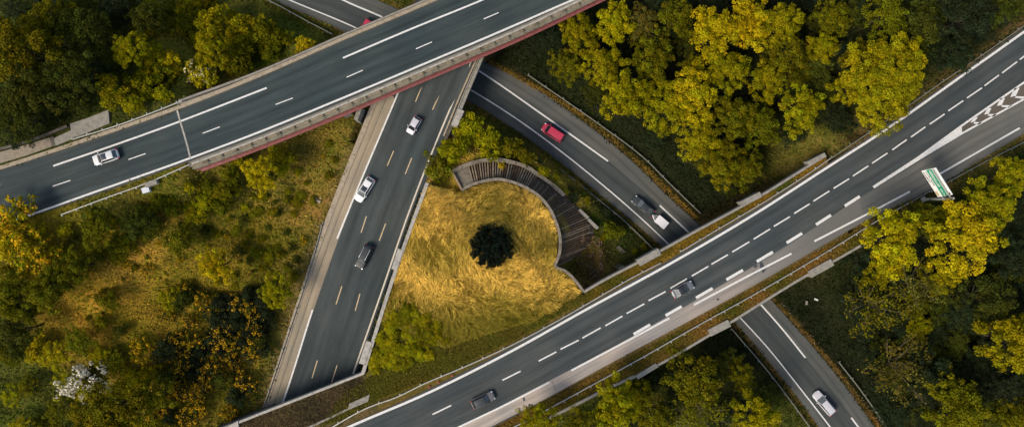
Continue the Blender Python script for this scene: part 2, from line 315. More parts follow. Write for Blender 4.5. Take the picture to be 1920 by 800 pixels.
def ground_col(X, Y, Z):
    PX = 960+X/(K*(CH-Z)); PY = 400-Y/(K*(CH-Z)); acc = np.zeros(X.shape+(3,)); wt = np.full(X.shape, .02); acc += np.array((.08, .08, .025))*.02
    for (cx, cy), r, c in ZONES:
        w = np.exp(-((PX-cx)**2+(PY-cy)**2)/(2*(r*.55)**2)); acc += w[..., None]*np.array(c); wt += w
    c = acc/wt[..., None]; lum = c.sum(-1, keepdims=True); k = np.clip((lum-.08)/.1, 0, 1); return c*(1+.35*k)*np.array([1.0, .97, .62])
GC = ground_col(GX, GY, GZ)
dRr = dline(R_poly, GX.ravel(), GY.ravel()).reshape(GX.shape); dDr = dline(D_poly, GX.ravel(), GY.ravel()).reshape(GX.shape); dMr = dline(M_poly, GX.ravel(), GY.ravel()).reshape(GX.shape)
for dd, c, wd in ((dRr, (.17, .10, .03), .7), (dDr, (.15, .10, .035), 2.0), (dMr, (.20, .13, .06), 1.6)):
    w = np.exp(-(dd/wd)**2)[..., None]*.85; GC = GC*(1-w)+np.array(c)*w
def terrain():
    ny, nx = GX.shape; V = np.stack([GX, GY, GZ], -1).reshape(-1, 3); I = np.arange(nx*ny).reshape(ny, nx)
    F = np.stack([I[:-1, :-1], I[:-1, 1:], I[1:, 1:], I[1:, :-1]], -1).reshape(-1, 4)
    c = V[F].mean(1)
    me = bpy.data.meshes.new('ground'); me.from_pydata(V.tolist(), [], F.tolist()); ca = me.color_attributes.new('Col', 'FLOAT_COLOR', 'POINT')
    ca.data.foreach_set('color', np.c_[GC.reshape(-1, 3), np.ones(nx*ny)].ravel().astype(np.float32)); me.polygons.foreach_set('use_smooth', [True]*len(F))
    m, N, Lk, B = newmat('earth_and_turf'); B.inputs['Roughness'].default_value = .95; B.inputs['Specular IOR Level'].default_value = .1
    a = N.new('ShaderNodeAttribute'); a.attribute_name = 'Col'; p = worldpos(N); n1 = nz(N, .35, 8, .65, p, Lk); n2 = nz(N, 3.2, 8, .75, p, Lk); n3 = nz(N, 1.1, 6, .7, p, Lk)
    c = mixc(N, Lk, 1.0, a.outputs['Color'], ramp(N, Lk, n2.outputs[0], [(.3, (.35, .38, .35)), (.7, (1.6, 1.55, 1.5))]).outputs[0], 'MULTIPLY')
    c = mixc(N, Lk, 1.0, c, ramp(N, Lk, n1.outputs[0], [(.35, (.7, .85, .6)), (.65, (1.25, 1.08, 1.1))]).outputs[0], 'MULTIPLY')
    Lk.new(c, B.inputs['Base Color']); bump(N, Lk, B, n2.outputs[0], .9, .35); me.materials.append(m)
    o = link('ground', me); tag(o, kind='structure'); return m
EARTH = terrain()
# ---------------------------------------------------------------- roads
def road(name, Lp, Rp, z, mat, n=100):
    return tag(ribbon(name, atl(Lp, z), atl(Rp, z), mat, n=n, na=8), kind='structure')
rdA = road('road', A_UP, A_LO, ZA, ASP_A); rdD = road('road', D_UP, D_LO, ZD, ASP_D, 120)
rdM = road('road', M_L, M_R, zM, ASP_M); rdR = road('road', R_R, R_L, 0.0, ASP_R, 120)
def lines(parent, name, segs, w, z, mat, dz=.012):
    mb = MB()
    for sgm in segs:
        P = atl(sgm, z); P = resample(P, max(2, int((P[-1]-P[0]).length/1.5))) if len(sgm) > 2 else P
        Lq = []; Rq = []
        for i, p in enumerate(P):
            d = P[min(i+1, len(P)-1)]-P[max(i-1, 0)]; d.z = 0; d.normalize(); nn = Vector((-d.y, d.x, 0))*w/2
            Lq.append(p+nn+Vector((0, 0, dz))); Rq.append(p-nn+Vector((0, 0, dz)))
        for i in range(len(P)-1): mb.poly([Rq[i], Rq[i+1], Lq[i+1], Lq[i]])
    return mb.build(name, mat, parent)
def polys(parent, name, pl, z, mat, dz=.012):
    mb = MB()
    for p in pl:
        q = atl(p, z); a = sum(q[i].x*q[(i+1) % len(q)].y-q[(i+1) % len(q)].x*q[i].y for i in range(len(q)))
        if a < 0: q = q[::-1]
        mb.poly([v+Vector((0, 0, dz)) for v in q])
    return mb.build(name, mat, parent)
# upper road
lines(rdA, 'edge_line', [[(-140, 388), (0, 345)], [(100, 311), (220, 270), (334, 229), (420, 196), (500, 165)], [(643, 109), (770, 55), (905, 0), (1000, -42)]], .30, ZA, WHITE)
lines(rdA, 'kerb_line', [[(-200, 482), (20, 415), (180, 359), (355, 297), (480, 250), (640, 185), (800, 118), (960, 50), (1070, 2), (1150, -32)]], .33, ZA, WHITE)
lines(rdA, 'lane_dashes', [[(99, 349), (132, 338)], [(241, 299), (273, 288)], [(380, 250), (412, 238)], [(517, 196), (549, 184)], [(650, 145), (680, 132)], [(780, 92), (810, 79)], [(907, 36), (935, 24)], [(-40, 395), (-8, 385)]], .17, ZA, WHITE)
lines(rdA, 'expansion_joint', [[(332, 207), (340, 235), (349, 265), (357, 297)]], .28, ZA, CONC_L, .016)
# long right road
ed = [(480, 880), (660, 797), (800, 737), (960, 657), (1095, 582), (1260, 492), (1417, 400), (1540, 321), (1670, 237), (1800, 145), (1920, 60), (2050, -34)]
lines(rdD, 'edge_line', [ed], .42, ZD, WHITE)
dashD = [(811, 776, 846, 759), (942, 712, 976, 695), (1010, 676, 1043, 659), (1051, 654, 1085, 637), (1092, 633, 1126, 614), (1135, 610, 1167, 592), (1175, 587, 1208, 569), (1216, 563, 1248, 546), (1257, 540, 1288, 522), (1297, 517, 1328, 499), (1334, 495, 1365, 477), (1373, 472, 1405, 453), (1413, 448, 1444, 429), (1451, 424, 1481, 406), (1489, 400, 1518, 382), (1525, 377, 1555, 358), (1563, 353, 1592, 335), (1599, 330, 1628, 311), (1635, 306, 1664, 287), (1673, 281, 1700, 262), (1708, 257, 1735, 238), (1743, 233, 1771, 214), (1778, 208, 1806, 189), (1813, 184, 1841, 165), (1846, 161, 1873, 141), (1879, 137, 1907, 116), (1912, 112, 1940, 91)]
lines(rdD, 'lane_dashes', [[(a, b), (c, d)] for a, b, c, d in dashD], .24, ZD, WHITE)
ext = [(1188, 626, 1219, 608), (1248, 591, 1278, 574), (1305, 558, 1336, 540), (1362, 524, 1393, 506), (1419, 490, 1449, 472), (1475, 455, 1504, 437), (1530, 421, 1558, 403), (1584, 386, 1612, 368)]
# pale shoulder and exit lane sheets
sh1u = [(720, 868), (865, 798), (1030, 713), (1110, 671), (1190, 628), (1305, 562), (1420, 494), (1530, 425), (1610, 371)]
sh1l = [(755, 883), (905, 807), (1060, 727), (1120, 694), (1190, 656), (1305, 594), (1420, 531), (1530, 467), (1622, 414)]
ribbon('hard_shoulder', atl(sh1u, ZD), atl(sh1l, ZD), SHOULDER, rdD, dz=.004)
ribbon('exit_lane', atl([(1610, 371), (1640, 353), (1720, 305), (1807, 251), (1920, 189), (2080, 98)], ZD), atl([(1622, 414), (1655, 398), (1740, 359), (1865, 284), (1920, 251), (2090, 147)], ZD), ASP_EXIT, rdD, dz=.004, n=30)
lines(rdD, 'exit_dashes', [[(a, b), (c, d)] for a, b, c, d in ext], .5, ZD, WHITE)
lines(rdD, 'shoulder_line', [[(1912, 240), (1762, 326)], [(1706, 359), (1630, 399), (1527, 452)], [(1484, 475), (1395, 521), (1301, 571)], [(1255, 596), (1160, 647), (1071, 694)], [(1030, 716), (950, 757), (860, 800), (780, 838)], [(2000, 190), (1930, 230)]], .33, ZD, WHITE)
polys(rdD, 'gore_marking', [[(1636, 349), (1720, 294), (1803, 233.5), (1804, 252), (1722, 301), (1639, 353)],
      [(1803, 233.5), (2000, 97), (2000, 101.5), (1803, 238)], [(1804, 252), (1804, 248), (2000, 140), (2000, 144)]]
      + [q for (ax, ay, ux, uy, lx, ly, t) in [(1819, 230, 1831, 219, 1837, 232, 6), (1845, 215, 1856, 202, 1865, 217, 7), (1869, 199, 1881, 183, 1893, 200, 8), (1894, 182, 1908, 164, 1923, 184, 9), (1921, 163, 1937, 142, 1953, 164, 10)]
         for q in ([(ax, ay), (ux-t*.6, uy+1), (ux+t*.4, uy+1), (ax+t, ay+1)], [(ax, ay), (ax+t, ay-1.5), (lx+t*.6, ly-2.5), (lx-t*.3, ly+2)])], ZD, WHITE, .02)
polys(rdD, 'gore_surface', [[(1804, 238), (2000, 101), (2000, 140), (1806, 248)]], ZD, asphalt('gore_brown', (.12, .10, .08), 1, .1), .008)
polys(rdD, 'stain', [[(1412, 497), (1417, 493), (1421, 499), (1415, 503)], [(1424, 488), (1430, 492), (1436, 505), (1431, 512), (1425, 503)], [(1410, 510), (1416, 507), (1418, 512), (1412, 515)], [(1343, 560), (1348, 558), (1349, 562), (1344, 563)], [(980, 745), (984, 744), (985, 750), (981, 751)]], ZD, asphalt('oil_stain', (.07, .075, .08), 1, .2), .009)
lines(rdD, 'road_seam', [[(800, 776), (871, 737), (955, 696), (1040, 652)], [(1110, 612), (1240, 541), (1400, 445)], [(1130, 700), (1124, 712)], [(1035, 714), (1042, 730)]], .09, ZD, asphalt('seam', (.12, .10, .08), 1, .1), .008)
# middle road
ribbon('hard_shoulder', atl([(495, 765), (612, 415), (702, 187), (745, 92)], zM), atl([(528, 757), (652, 403), (748, 172), (782, 92)], zM), SHOULDER_M, rdM, dz=.004)
ribbon('kerb_strip', atl([(492, 765), (609, 415), (699, 187), (735, 92)], zM), atl([(500, 763), (619, 414), (709, 187), (745, 92)], zM), KERB, rdM, dz=.11, skirt=.12, na=1)
lines(rdM, 'shoulder_seam', [[(512, 762), (634, 408), (727, 178)]], .09, zM, CONC_D, .010)
lines(rdM, 'edge_line', [[(749, 168), (652, 398), (632, 447)], [(586, 580), (530, 754), (490, 860)]], .30, zM, CREAM if False else WHITE)
lines(rdM, 'kerb_line', [[(890, 100), (847, 197), (782, 357), (767, 397), (715, 548), (662, 700)]], .28, zM, paint('kerb_line_paint', (.62, .55, .44), .6))
ribbon('wall_gap_shade', atl([(787, 357), (772, 397), (720, 548), (667, 701)], zM), atl([(797, 360), (782, 400), (732, 551), (680, 703)], zM), simple('painted_gap_shade', (.012, .015, .014), .9, 0, .4, 3, .1), rdM, dz=.02, n=40, na=1)  # dark strip that paints in the shade along the wall foot
dM1 = [(790, 164, 779, 191), (738, 283, 726, 311), (687, 405, 677, 436), (641, 536, 630, 570), (595, 675, 585, 708), (824, 177, 811, 206), (772, 296, 760, 326), (723, 419, 711, 451), (675, 550, 666, 582), (632, 684, 622, 716)]
lines(rdM, 'lane_dashes', [[(a, b), (c, d)] for a, b, c, d in dM1], .17, zM, CREAM)
# low road
LR1 = [(560, -70), (642, 0), (720, 34), (810, 80), (901, 135), (1020, 217), (1140, 302)]
ribbon('lane_surface', atl([(440, -45), (642, 0), (720, 34), (810, 80), (901, 135), (1020, 217), (1140, 302), (1237, 385), (1340, 483), (1424, 568), (1510, 670), (1610, 800), (1660, 880)], 0), atl([(400, -65), (542, 0), (670, 54), (780, 112), (885, 170), (960, 217), (1060, 290), (1192, 400), (1300, 505), (1385, 592), (1440, 652), (1557, 800), (1620, 890)], 0), ASP_LANE, rdR, dz=.004, n=120)
lines(rdR, 'edge_line', [[(560, -45), (642, 0), (720, 34), (810, 80), (901, 135), (1020, 217), (1140, 302)], [(1237, 385), (1295, 439), (1360, 503), (1424, 568), (1470, 620), (1510, 670)], [(1596, 782), (1640, 840)]], .30, 0, WHITE)
lines(rdR, 'shoulder_line', [[(420, -55), (542, 0), (670, 54), (780, 112), (885, 170), (960, 217), (1060, 290), (1128, 345), (1192, 400), (1256, 460), (1320, 525), (1385, 592), (1440, 652), (1500, 727), (1557, 800), (1610, 870)]], .24, 0, WHITE)
# ---------------------------------------------------------------- upper overpass (steel girders) 
brA = empty('road_bridge', at(700, 130, 0)); tag(brA, 'overpass with long red steel girders crossing above the two lower roads', 'bridge')
def rel(o, e):   # parent a world-space mesh to an unrotated empty
    o.parent = e; o.matrix_parent_inverse = Matrix.Translation(-Vector(e.location)); return o
def band(Lp, Rp, z, zt, h, name, mat, e, n=60):
    a = resample(atl(Lp, z), n); b = resample(atl(Rp, z), n); mb = MB()
    for i in range(n-1):
        t0 = [Vector((p.x, p.y, p.z+zt)) for p in (a[i], b[i], b[i+1], a[i+1])]; t1 = [p-Vector((0, 0, h)) for p in t0]
        mb.poly(t0); mb.poly(t1[::-1]); mb.poly([t0[1], t1[1], t1[2], t0[2]]); mb.poly([t0[0], t0[3], t1[3], t1[0]])
        if i == 0: mb.poly([t0[0], t1[0], t1[1], t0[1]])
        if i == n-2: mb.poly([t0[3], t0[2], t1[2], t1[3]])
    return rel(mb.build(name, mat), e)
bU = [(338, 193), (480, 141), (640, 72), (800, 4), (960, -68), (1150, -156)]; bL = [(362, 309), (480, 265), (640, 200), (800, 132), (960, 64), (1150, -26)]
band(bU, bL, ZA, -.12, .5, 'deck', CONC, brA)
def offs(pts, d):  # shift photo points perpendicular (down-right positive)
    out = []
    for i, p in enumerate(pts):
        a = pts[max(i-1, 0)]; b = pts[min(i+1, len(pts)-1)]; dx, dy = b[0]-a[0], b[1]-a[1]; L = math.hypot(dx, dy); out.append((p[0]-dy/L*d, p[1]+dx/L*d))
    return out
def sbar(name, pts, z, w, h, mat, e, zoff=0.0, n=50, seg=None):
    mb = MB(); mb.strip(resample(atl(pts, z), n), w, h, 0, zoff); return rel(mb.build(name, mat), e)
aU = [(-150, 355), (0, 311), (100, 279), (200, 245), (350, 192), (480, 140), (640, 70), (800, 2), (960, -70), (1150, -158)]
aL = [(-150, 474), (0, 432), (100, 399), (200, 365), (355, 308), (480, 264), (640, 199), (800, 131), (960, 63), (1150, -27)]
sbar('kerb', [p for p in offs(aU, 3.5)], ZA, .62, .3, KERB, brA, .14)
sbar('parapet', offs(bU, -2.5), ZA, .28, .6, CONC, brA, .55)
sbar('parapet', offs(bL, -1.5), ZA, .30, .5, CONC_L, brA, .45)
sbar('walkway_ledge', offs(bL, 4.5), ZA, 1.0, .3, concrete('ledge_concrete', (.25, .205, .14), .45, .9), brA, .05)
for o_, w_ in ((8.6, .12),): sbar('hand_rail', offs(bL, o_), ZA, w_, .10, STEEL_O, brA, .9)
sbar('cornice', offs(bU, -5.5), ZA, .3, .3, simple('brown_steel', (.07, .035, .03), .7, 0, .5, .5), brA, -.05)
for k, q in enumerate((offs(bL, 6), offs(bU, -5), offs(bL, -40), offs(bU, 42))):
    sbar('girder', q, ZA, .10, 1.7, RED_D if k else RED, brA, -.6)
sbar('girder_flange', offs(bL, 7.2), ZA, .95, .10, RED, brA, -2.3)
sbar('stiffener_rail', offs(bL, 7.6), ZA, 0.5, .08, RED_D, brA, -.9)
sbar('girder_flange', offs(bU, -5), ZA, .6, .10, RED_D, brA, -2.3)
mbp = MB()                       # short blocks / bolted brackets along the ledge
LP = resample(atl(offs(bL, 4.5), ZA), 60)
for i in range(1, 59): 
    if i % 2 == 0:
        p = LP[i]; d = LP[i+1]-LP[i-1]; a = math.atan2(d.y, d.x); c = simple('bracket', (.10, .08, .05), .9) if i == 2 else None
        if c: BR = c
        b = MB(); b.box((0, 0, 0), (.22, .8, .22), 0, 0); b.box((.18, -.15, .05), (.3, .25, .12), .4, 0)
        if i == 2: bme = b.mesh('bracket', BR)
        o = link('bracket', bme); o.location = (p.x, p.y, p.z+.13); o.rotation_euler = (0, 0, a); rel(o, brA)
for px, py in ((640, 205), (668, 222), (618, 120), (900, 50), (960, 20), (560, 130)):
    g = ground_xyz(px, py); top = ZA-2.4; mb = MB(); p = at(px, py, top)
    pz = float(hgt(np.array([p.x]), np.array([p.y]))[0]); mb.box((p.x, p.y, (top+pz-1)/2), (1.5, 1.0, top-pz+1), .36); mb.box((p.x, p.y, top-.35), (2.6, 1.3, .7), .36)
    if (px, py) != (668, 222): rel(mb.build('pier', CONC), brA)
q = at(672, 214, 8); pz = 3; mb = MB(); mb.box((q.x, q.y, 5.5), (.9, 2.8, 6), -.35, taper=.8); rel(mb.build('pier', CONC), brA)
# abutment below expansion joint
mb = MB(); mb.strip(resample(atl([(338, 190), (362, 312)], ZA-.7), 4), 1.4, 3.0); rel(mb.build('abutment', CONC), brA)
# ---------------------------------------------------------------- bridge of the middle road over the low road
brM = empty('road_bridge', at(830, 140, 0)); tag(brM, 'concrete bridge carrying the middle road over the low road, half under the red overpass', 'bridge')
mU = [(702, 187), (740, 95), (800, -50)]; mR = [(850, 245), (905, 108), (972, -50)]
band([(688, 235), (702, 187), (740, 95), (800, -50)], [(838, 262), (858, 215), (905, 108), (972, -50)], zM, -.12, 1.1, 'deck', CONC_D, brM)
sbar('kerb', [(832, 255), (860, 186), (898, 100), (930, 20)], zM, .30, .25, KERB, brM, .14, 20)
sbar('parapet', [(852, 235), (876, 176), (908, 100), (940, 20)], zM, .55, 1.1, CONC, brM, .75, 20)
sbar('hand_rail', [(847, 235), (871, 176), (903, 100), (935, 20)], zM, .08, .08, STEEL, brM, .95, 20)
def block(name, a, b, w, z, mat, e, h=.5):
    A_, B_ = at(*a, z), at(*b, z); mb = MB(); mb.beam(A_, B_, w, h); d = (B_-A_).normalized(); 
    return rel(mb.build(name, mat), e)
block('coping_block', (865, 206), (852, 237), 1.1, 7.2, CONC_L, brM, 3)
for t in (.1, .5, .9):
    p = at(690+t*180, 200+0*t, 4.5); 
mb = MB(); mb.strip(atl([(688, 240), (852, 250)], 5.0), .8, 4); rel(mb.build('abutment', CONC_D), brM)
# ---------------------------------------------------------------- long right road: bridge over the low road
brD = empty('road_bridge', at(1330, 500, 0)); tag(brD, 'wide concrete bridge with earth verges carrying the long right road over the low road', 'bridge')
band(N_PAR, [(1172, 712), (1195, 704), (1230, 686), (1330, 628), (1370, 604), (1440, 560), (1520, 512), (1562, 490), (1600, 468)], ZD, -.10, 1.1, 'deck', EARTH, brD)
for o in [x for x in brD.children if x.name.startswith('deck')]:
    ca = o.data.color_attributes.new('Col', 'FLOAT_COLOR', 'POINT'); ca.data.foreach_set('color', np.tile(np.array([.15, .10, .03, 1], np.float32), len(o.data.vertices)))
sbar('parapet', N_PAR, ZD+.25, .42, 1.5, CONC, brD, 0, 60)
sbar('parapet', S_PAR, ZD+.25, .42, 1.5, CONC, brD, 0, 60)
block('coping_block', (1197, 493), (1237, 471), 1.25, ZD+.45, CONC, brD, 2)
block('coping_block', (1390, 383), (1427, 364), 1.0, ZD+.45, CONC, brD, 2)
block('coping_block', (1517, 306), (1548, 290), .8, ZD+.45, CONC, brD, 2)
block('coping_block', (1194, 707), (1232, 684), .8, ZD+.45, CONC, brD, 2)
block('coping_block', (1330, 624), (1368, 605), 1.3, ZD+.45, CONC, brD, 2)
block('coping_block', (1519, 514), (1561, 491), 1.3, ZD+.45, CONC, brD, 2)
for (x0, y0, x1, y1) in ((1165, 500, 1240, 640), (1200, 520, 1270, 640), (1400, 400, 1480, 520)):
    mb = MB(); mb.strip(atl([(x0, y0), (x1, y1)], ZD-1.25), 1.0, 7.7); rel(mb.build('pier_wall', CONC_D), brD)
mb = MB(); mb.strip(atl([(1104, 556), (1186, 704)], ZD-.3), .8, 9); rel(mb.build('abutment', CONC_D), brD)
# south retaining wall
def wall(name, pts, z, w, h, label, cat, mat, capw=None, zb=None, n=None, blocks=(), copmat=None, extra=0.0):
    c = atl([pts[len(pts)//2]], z)[0]; e = empty(name, (c.x, c.y, 0)); tag(e, label, cat)
    P = resample(atl(pts, z), n or max(3, len(pts)*4)); mb = MB()
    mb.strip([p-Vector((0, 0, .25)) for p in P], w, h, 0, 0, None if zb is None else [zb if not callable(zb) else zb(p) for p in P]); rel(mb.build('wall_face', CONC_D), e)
    mb = MB(); mb.strip(P, capw or w+.12, .25); rel(mb.build('coping', copmat or mat), e)
    for a, b, bw in blocks: block('coping_block', a, b, bw, (z(a[0], a[1]) if callable(z) else z)+.12, mat, e, .6)
    return e
wall('retaining_wall', [(900, 848), (1000, 797), (1060, 768), (1145, 725), (1190, 705)], ZD+.2, .4, 8, 'retaining wall below the verge where treetops reach the long right road', 'wall', CONC, zb=0.)
wall('retaining_wall', M_WALL, ZD+.35, .5, 6, 'straight concrete wall between the middle road and the golden grass', 'wall', CONC_L, zb=2.5, n=16,
     blocks=[((751, 467), (739, 505), 1.0), ((692, 640), (678, 682), 1.05)])
wall('curved_wall', INNER, ZD+.3, .45, 6, 'curved concrete wall edging the golden grass above the ribbed slope', 'wall', CONC_B, zb=2.0, n=70, capw=.5)
# outer curved wall, in separate slabs
oe = empty('curved_wall', (*(at(955, 303, 0)).xy, 0)); tag(oe, 'broken outer curved wall of separate slabs below the bushes', 'wall')
OS = resample([at(p[0], p[1], p[2]+.6) for p in [(846, 323, 7.2), (870, 311, 7.0), (895, 303, 6.8), (922, 299, 6.5), (955, 303, 6.2), (985, 312, 5.9), (1010, 328, 5.5), (1040, 350, 5.0), (1058, 366, 4.8)]], 56)
for i, (a, b, dz) in enumerate(((0, 11, .0), (11, 19, .25), (19, 27, .05), (27, 34, .2), (34, 41, -.1), (41, 48, .12), (48, 56, -.1))):
    mb = MB(); mb.strip([p+Vector((0, 0, dz)) for p in OS[a:b+1 if b < 56 else 56]], .6 if i % 2 else .72, 2.6); rel(mb.build('coping_slab', CONC_B), oe)
for a, b in (((1086, 393), (1103, 409)), ((1103, 411), (1121, 428))):
    block('coping_slab', a, b, .55, 4.4, CONC, oe, 1.2)
mb = MB(); P = [at(848, 323, 7.9), at(866, 356, 8.6)]; mb.strip(P, .35, 3); rel(mb.build('end_wall', simple('rust_stained_concrete', (.28, .19, .11), .9, 0, .3, 3)), oe)
# ribbed slope
re_ = empty('ribbed_slope', (*at(1000, 350, 0).xy, 0)); tag(re_, 'fan of weathered concrete ribs sloping down from the curved wall', 'revetment')
mb = MB(); bI = [p-Vector((0, 0, .5)) for p in rI]; bO = [p-Vector((0, 0, .5)) for p in rO]
for i in range(NR-1): mb.poly([bI[i], bO[i], bO[i+1], bI[i+1]])
mb.poly([bI[0], rI[0], rO[0], bO[0]]); rel(mb.build('slope_slab', CONC_D), re_)
mb0 = MB()
RIBM = concrete('rib_concrete', (.30, .225, .15), .4, 1.6); RIBD = concrete('rib_concrete_mossy', (.17, .105, .06), .35, 1.6)
for i in range(NR):
    a, b = rI[i].copy(), rO[i].copy()
    if i < 6: b = b
    t1 = 1.0 if i < 34 else random.uniform(.72, 1.0); b = a.lerp(b, t1); j = random.uniform(-.06, .06); a.z += j; b.z += j+random.uniform(-.05, .1)
    if 6 <= i: mb = MB(); mb.beam(a, b, .20+random.uniform(-.06, .05), .48); rel(mb.build('rib', RIBM if random.random() < (.7 if i < 32 else .35) else RIBD), re_)
mb = MB()
for i in range(6): mb.poly([rI[i]-Vector((0, 0, .03)), rO[i]-Vector((0, 0, .03)), rO[i+1]-Vector((0, 0, .03)), rI[i+1]-Vector((0, 0, .03))])
rel(mb.build('smooth_slab', concrete('slab_concrete', (.2, .17, .13), .6)), re_)
# ---------------------------------------------------------------- lower left: deck over the middle road
brT = empty('road_bridge', (*at(560, 760, 0).xy, 0)); tag(brT, 'earth covered bridge over the bottom end of the middle road', 'bridge')
mb = MB(); P = atl([(412, 805), (560, 747), (682, 700), (720, 800), (700, 960), (440, 1120), (250, 1080)], ZD-.11); mb.poly(P[::-1]); Q = [p-Vector((0, 0, 1.1)) for p in P]; mb.poly(Q)
for i in range(len(P)): j = (i+1) % len(P); mb.poly([P[i], P[j], Q[j], Q[i]])
o = mb.build('deck', EARTH); ca = o.data.color_attributes.new('Col', 'FLOAT_COLOR', 'POINT'); ca.data.foreach_set('color', np.tile(np.array([.13, .095, .045, 1], np.float32), len(o.data.vertices))); rel(o, brT)
sbar('parapet', [(395, 812), (430, 798), (560, 747), (682, 699)], ZD+.3, .42, 1.7, CONC_L, brT, 0, 12)
sbar('coping', [(560, 808), (600, 791), (655, 765)], ZD+.1, .35, .6, CONC, brT, 0, 8)
mb = MB(); P = atl([(652, 768), (655, 756), (693, 739), (690, 752)], ZD+.22); mb.poly(P[::-1]); Q = [p-Vector((0, 0, .5)) for p in P]
for i in range(4): j = (i+1) % 4; mb.poly([P[i], P[j], Q[j], Q[i]])
rel(mb.build('coping_block', CONC), brT)
mb = MB(); P = atl([(412, 806), (446, 788), (447, 800), (425, 812)], ZD+.45); mb.poly(P[::-1]); Q = [p-Vector((0, 0, .6)) for p in P]
for i in range(4): j = (i+1) % 4; mb.poly([P[i], P[j], Q[j], Q[i]])
rel(mb.build('coping_block', CONC_L), brT)
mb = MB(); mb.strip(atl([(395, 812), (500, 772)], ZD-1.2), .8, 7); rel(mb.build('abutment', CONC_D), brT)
# concrete slope paving by the upper road
CONC_S = CONC
pe = empty('slope_paving', at(150, 248, 0)); tag(pe, 'cracked grey concrete paving beside the upper road at the left', 'paving')
def slab(name, pts, z, mat, e, h=.35):
    P = atl(pts, z); mb = MB(); 
    if sum(P[i].x*P[(i+1) % len(P)].y-P[(i+1) % len(P)].x*P[i].y for i in range(len(P))) < 0: P = P[::-1]
    Q = [p-Vector((0, 0, h)) for p in P]; mb.poly(P)
    for i in range(len(P)): j = (i+1) % len(P); mb.poly([P[j], P[i], Q[i], Q[j]])
    return rel(mb.build(name, mat), e)
slab('slab', [(101, 259), (133, 244), (131, 232), (165, 221), (203, 206), (205, 231), (160, 250), (104, 273)], ZA+.18, CONC, pe, 1.5)
slab('slab', [(-40, 296), (40, 274), (96, 257), (101, 273), (50, 291), (-40, 318)], ZA+.16, concrete('tan_concrete', (.27, .225, .17), .75), pe, 1.5)
slab('drain_channel', [(93, 258), (100, 256), (104, 273), (97, 275)], ZA+.20, CONC_D, pe, 1)
wall('low_wall', [(-60, 292), (0, 279), (60, 262), (125, 236)], ZA+.3, .3, 1.5, 'low mossy wall behind the cracked paving at the left', 'wall', CONC_D, zb=10)
# ---------------------------------------------------------------- guardrails
post_me = {}
def guardrail(pts, z, label, mat=STEEL, sp=4.0, side=1, ht=.72):
    P = resample(atl(pts, z), max(4, len(pts)*6)); c = P[len(P)//2]; e = empty('guardrail', (c.x, c.y, c.z)); tag(e, label, 'guardrail')
    mb = MB(); up = Vector((0, 0, ht))
    mb.strip([p+up for p in P], .12, .3); mb.strip([p+up-Vector((0, 0, .10)) for p in P], .17, .09); rel(mb.build('rail', mat), e)
    if mat.name not in post_me:
        b = MB(); b.box((0, 0, .33), (.12, .14, .86)); b.box((0, .17, .60), (.16, .3, .22)); post_me[mat.name] = b.mesh('post', mat)
    d = 0
    for a, b in zip(P, P[1:]):
        L = (b-a).length
        while d < L:
            p = a.lerp(b, d/L); o = link('post', post_me[mat.name]); o.location = p; dd = b-a; o.rotation_euler = (0, 0, math.atan2(dd.y, dd.x)+(0 if side > 0 else math.pi)); rel(o, e); d += sp
        d -= L
GZ_ = ZD-.1
guardrail([(600, 812), (695, 760), (745, 742), (790, 720), (880, 682), (960, 645), (1045, 600), (1125, 554), (1180, 522), (1238, 492)], GZ_, 'galvanised guardrail between the green bank and the long right road', STEEL, 4, 1)
guardrail([(1275, 471), (1330, 438), (1440, 373), (1522, 320), (1555, 297)], GZ_, 'guardrail on the bridge verge above the dark car with trailer', STEEL, 4, 1)
guardrail([(1557, 296), (1640, 240), (1700, 199), (1760, 157), (1840, 103), (1920, 47), (1980, 5)], GZ_, 'guardrail beside the big round tree and the top right road edge', STEEL_O, 4, 1)
guardrail([(930, 815), (1000, 779), (1105, 722), (1200, 670), (1310, 607), (1410, 552), (1445, 532), (1555, 467), (1665, 400), (1700, 381)], GZ_, 'galvanised guardrail along the orange verge below the pale shoulder', STEEL, 2.7, -1)
guardrail([(1705, 378), (1745, 356), (1800, 327), (1850, 300), (1920, 265), (1980, 232)], GZ_, 'guardrail behind the direction sign along the exit lane', STEEL_O, 4, -1)
guardrail([(990, 142), (1060, 190), (1120, 232), (1210, 300), (1255, 345), (1312, 400)], .1, 'guardrail below the big wood on the upper side of the low road', STEEL_O, 4, 1)
guardrail([(960, 262), (1020, 297), (1060, 325), (1125, 377), (1155, 401), (1225, 467)], .1, 'guardrail between the ribbed slope and the low road', STEEL_O, 4, -1)
guardrail([(1370, 615), (1440, 697), (1517, 800), (1560, 860)], .1, 'guardrail left of the low road at the bottom', STEEL_O, 4, -1)
guardrail([(1570, 677), (1615, 735), (1660, 800), (1700, 860)], .1, 'guardrail right of the low road at the bottom', STEEL_O, 4, 1)
guardrail([(440, -28), (510, 5), (590, 48), (625, 66)], .1, 'guardrail left of the low road at the top', STEEL_O, 4, -1)
guardrail([(120, 402), (200, 372), (280, 343), (358, 309)], ZA-.1, 'guardrail along the lower side of the upper road near the silver car', STEEL, 2.7, -1)
guardrail([(140, 262), (230, 234), (300, 208), (345, 190)], ZA-.1, 'guardrail between cracked paving and the upper road', STEEL, 2.7, 1)
guardrail([(494, 766), (520, 690), (545, 615), (580, 510), (607, 415)], lambda x, y: zM(x, y)-.1, 'thin guardrail along the outer edge of the worn shoulder', STEEL_O, 4, 1, .5)
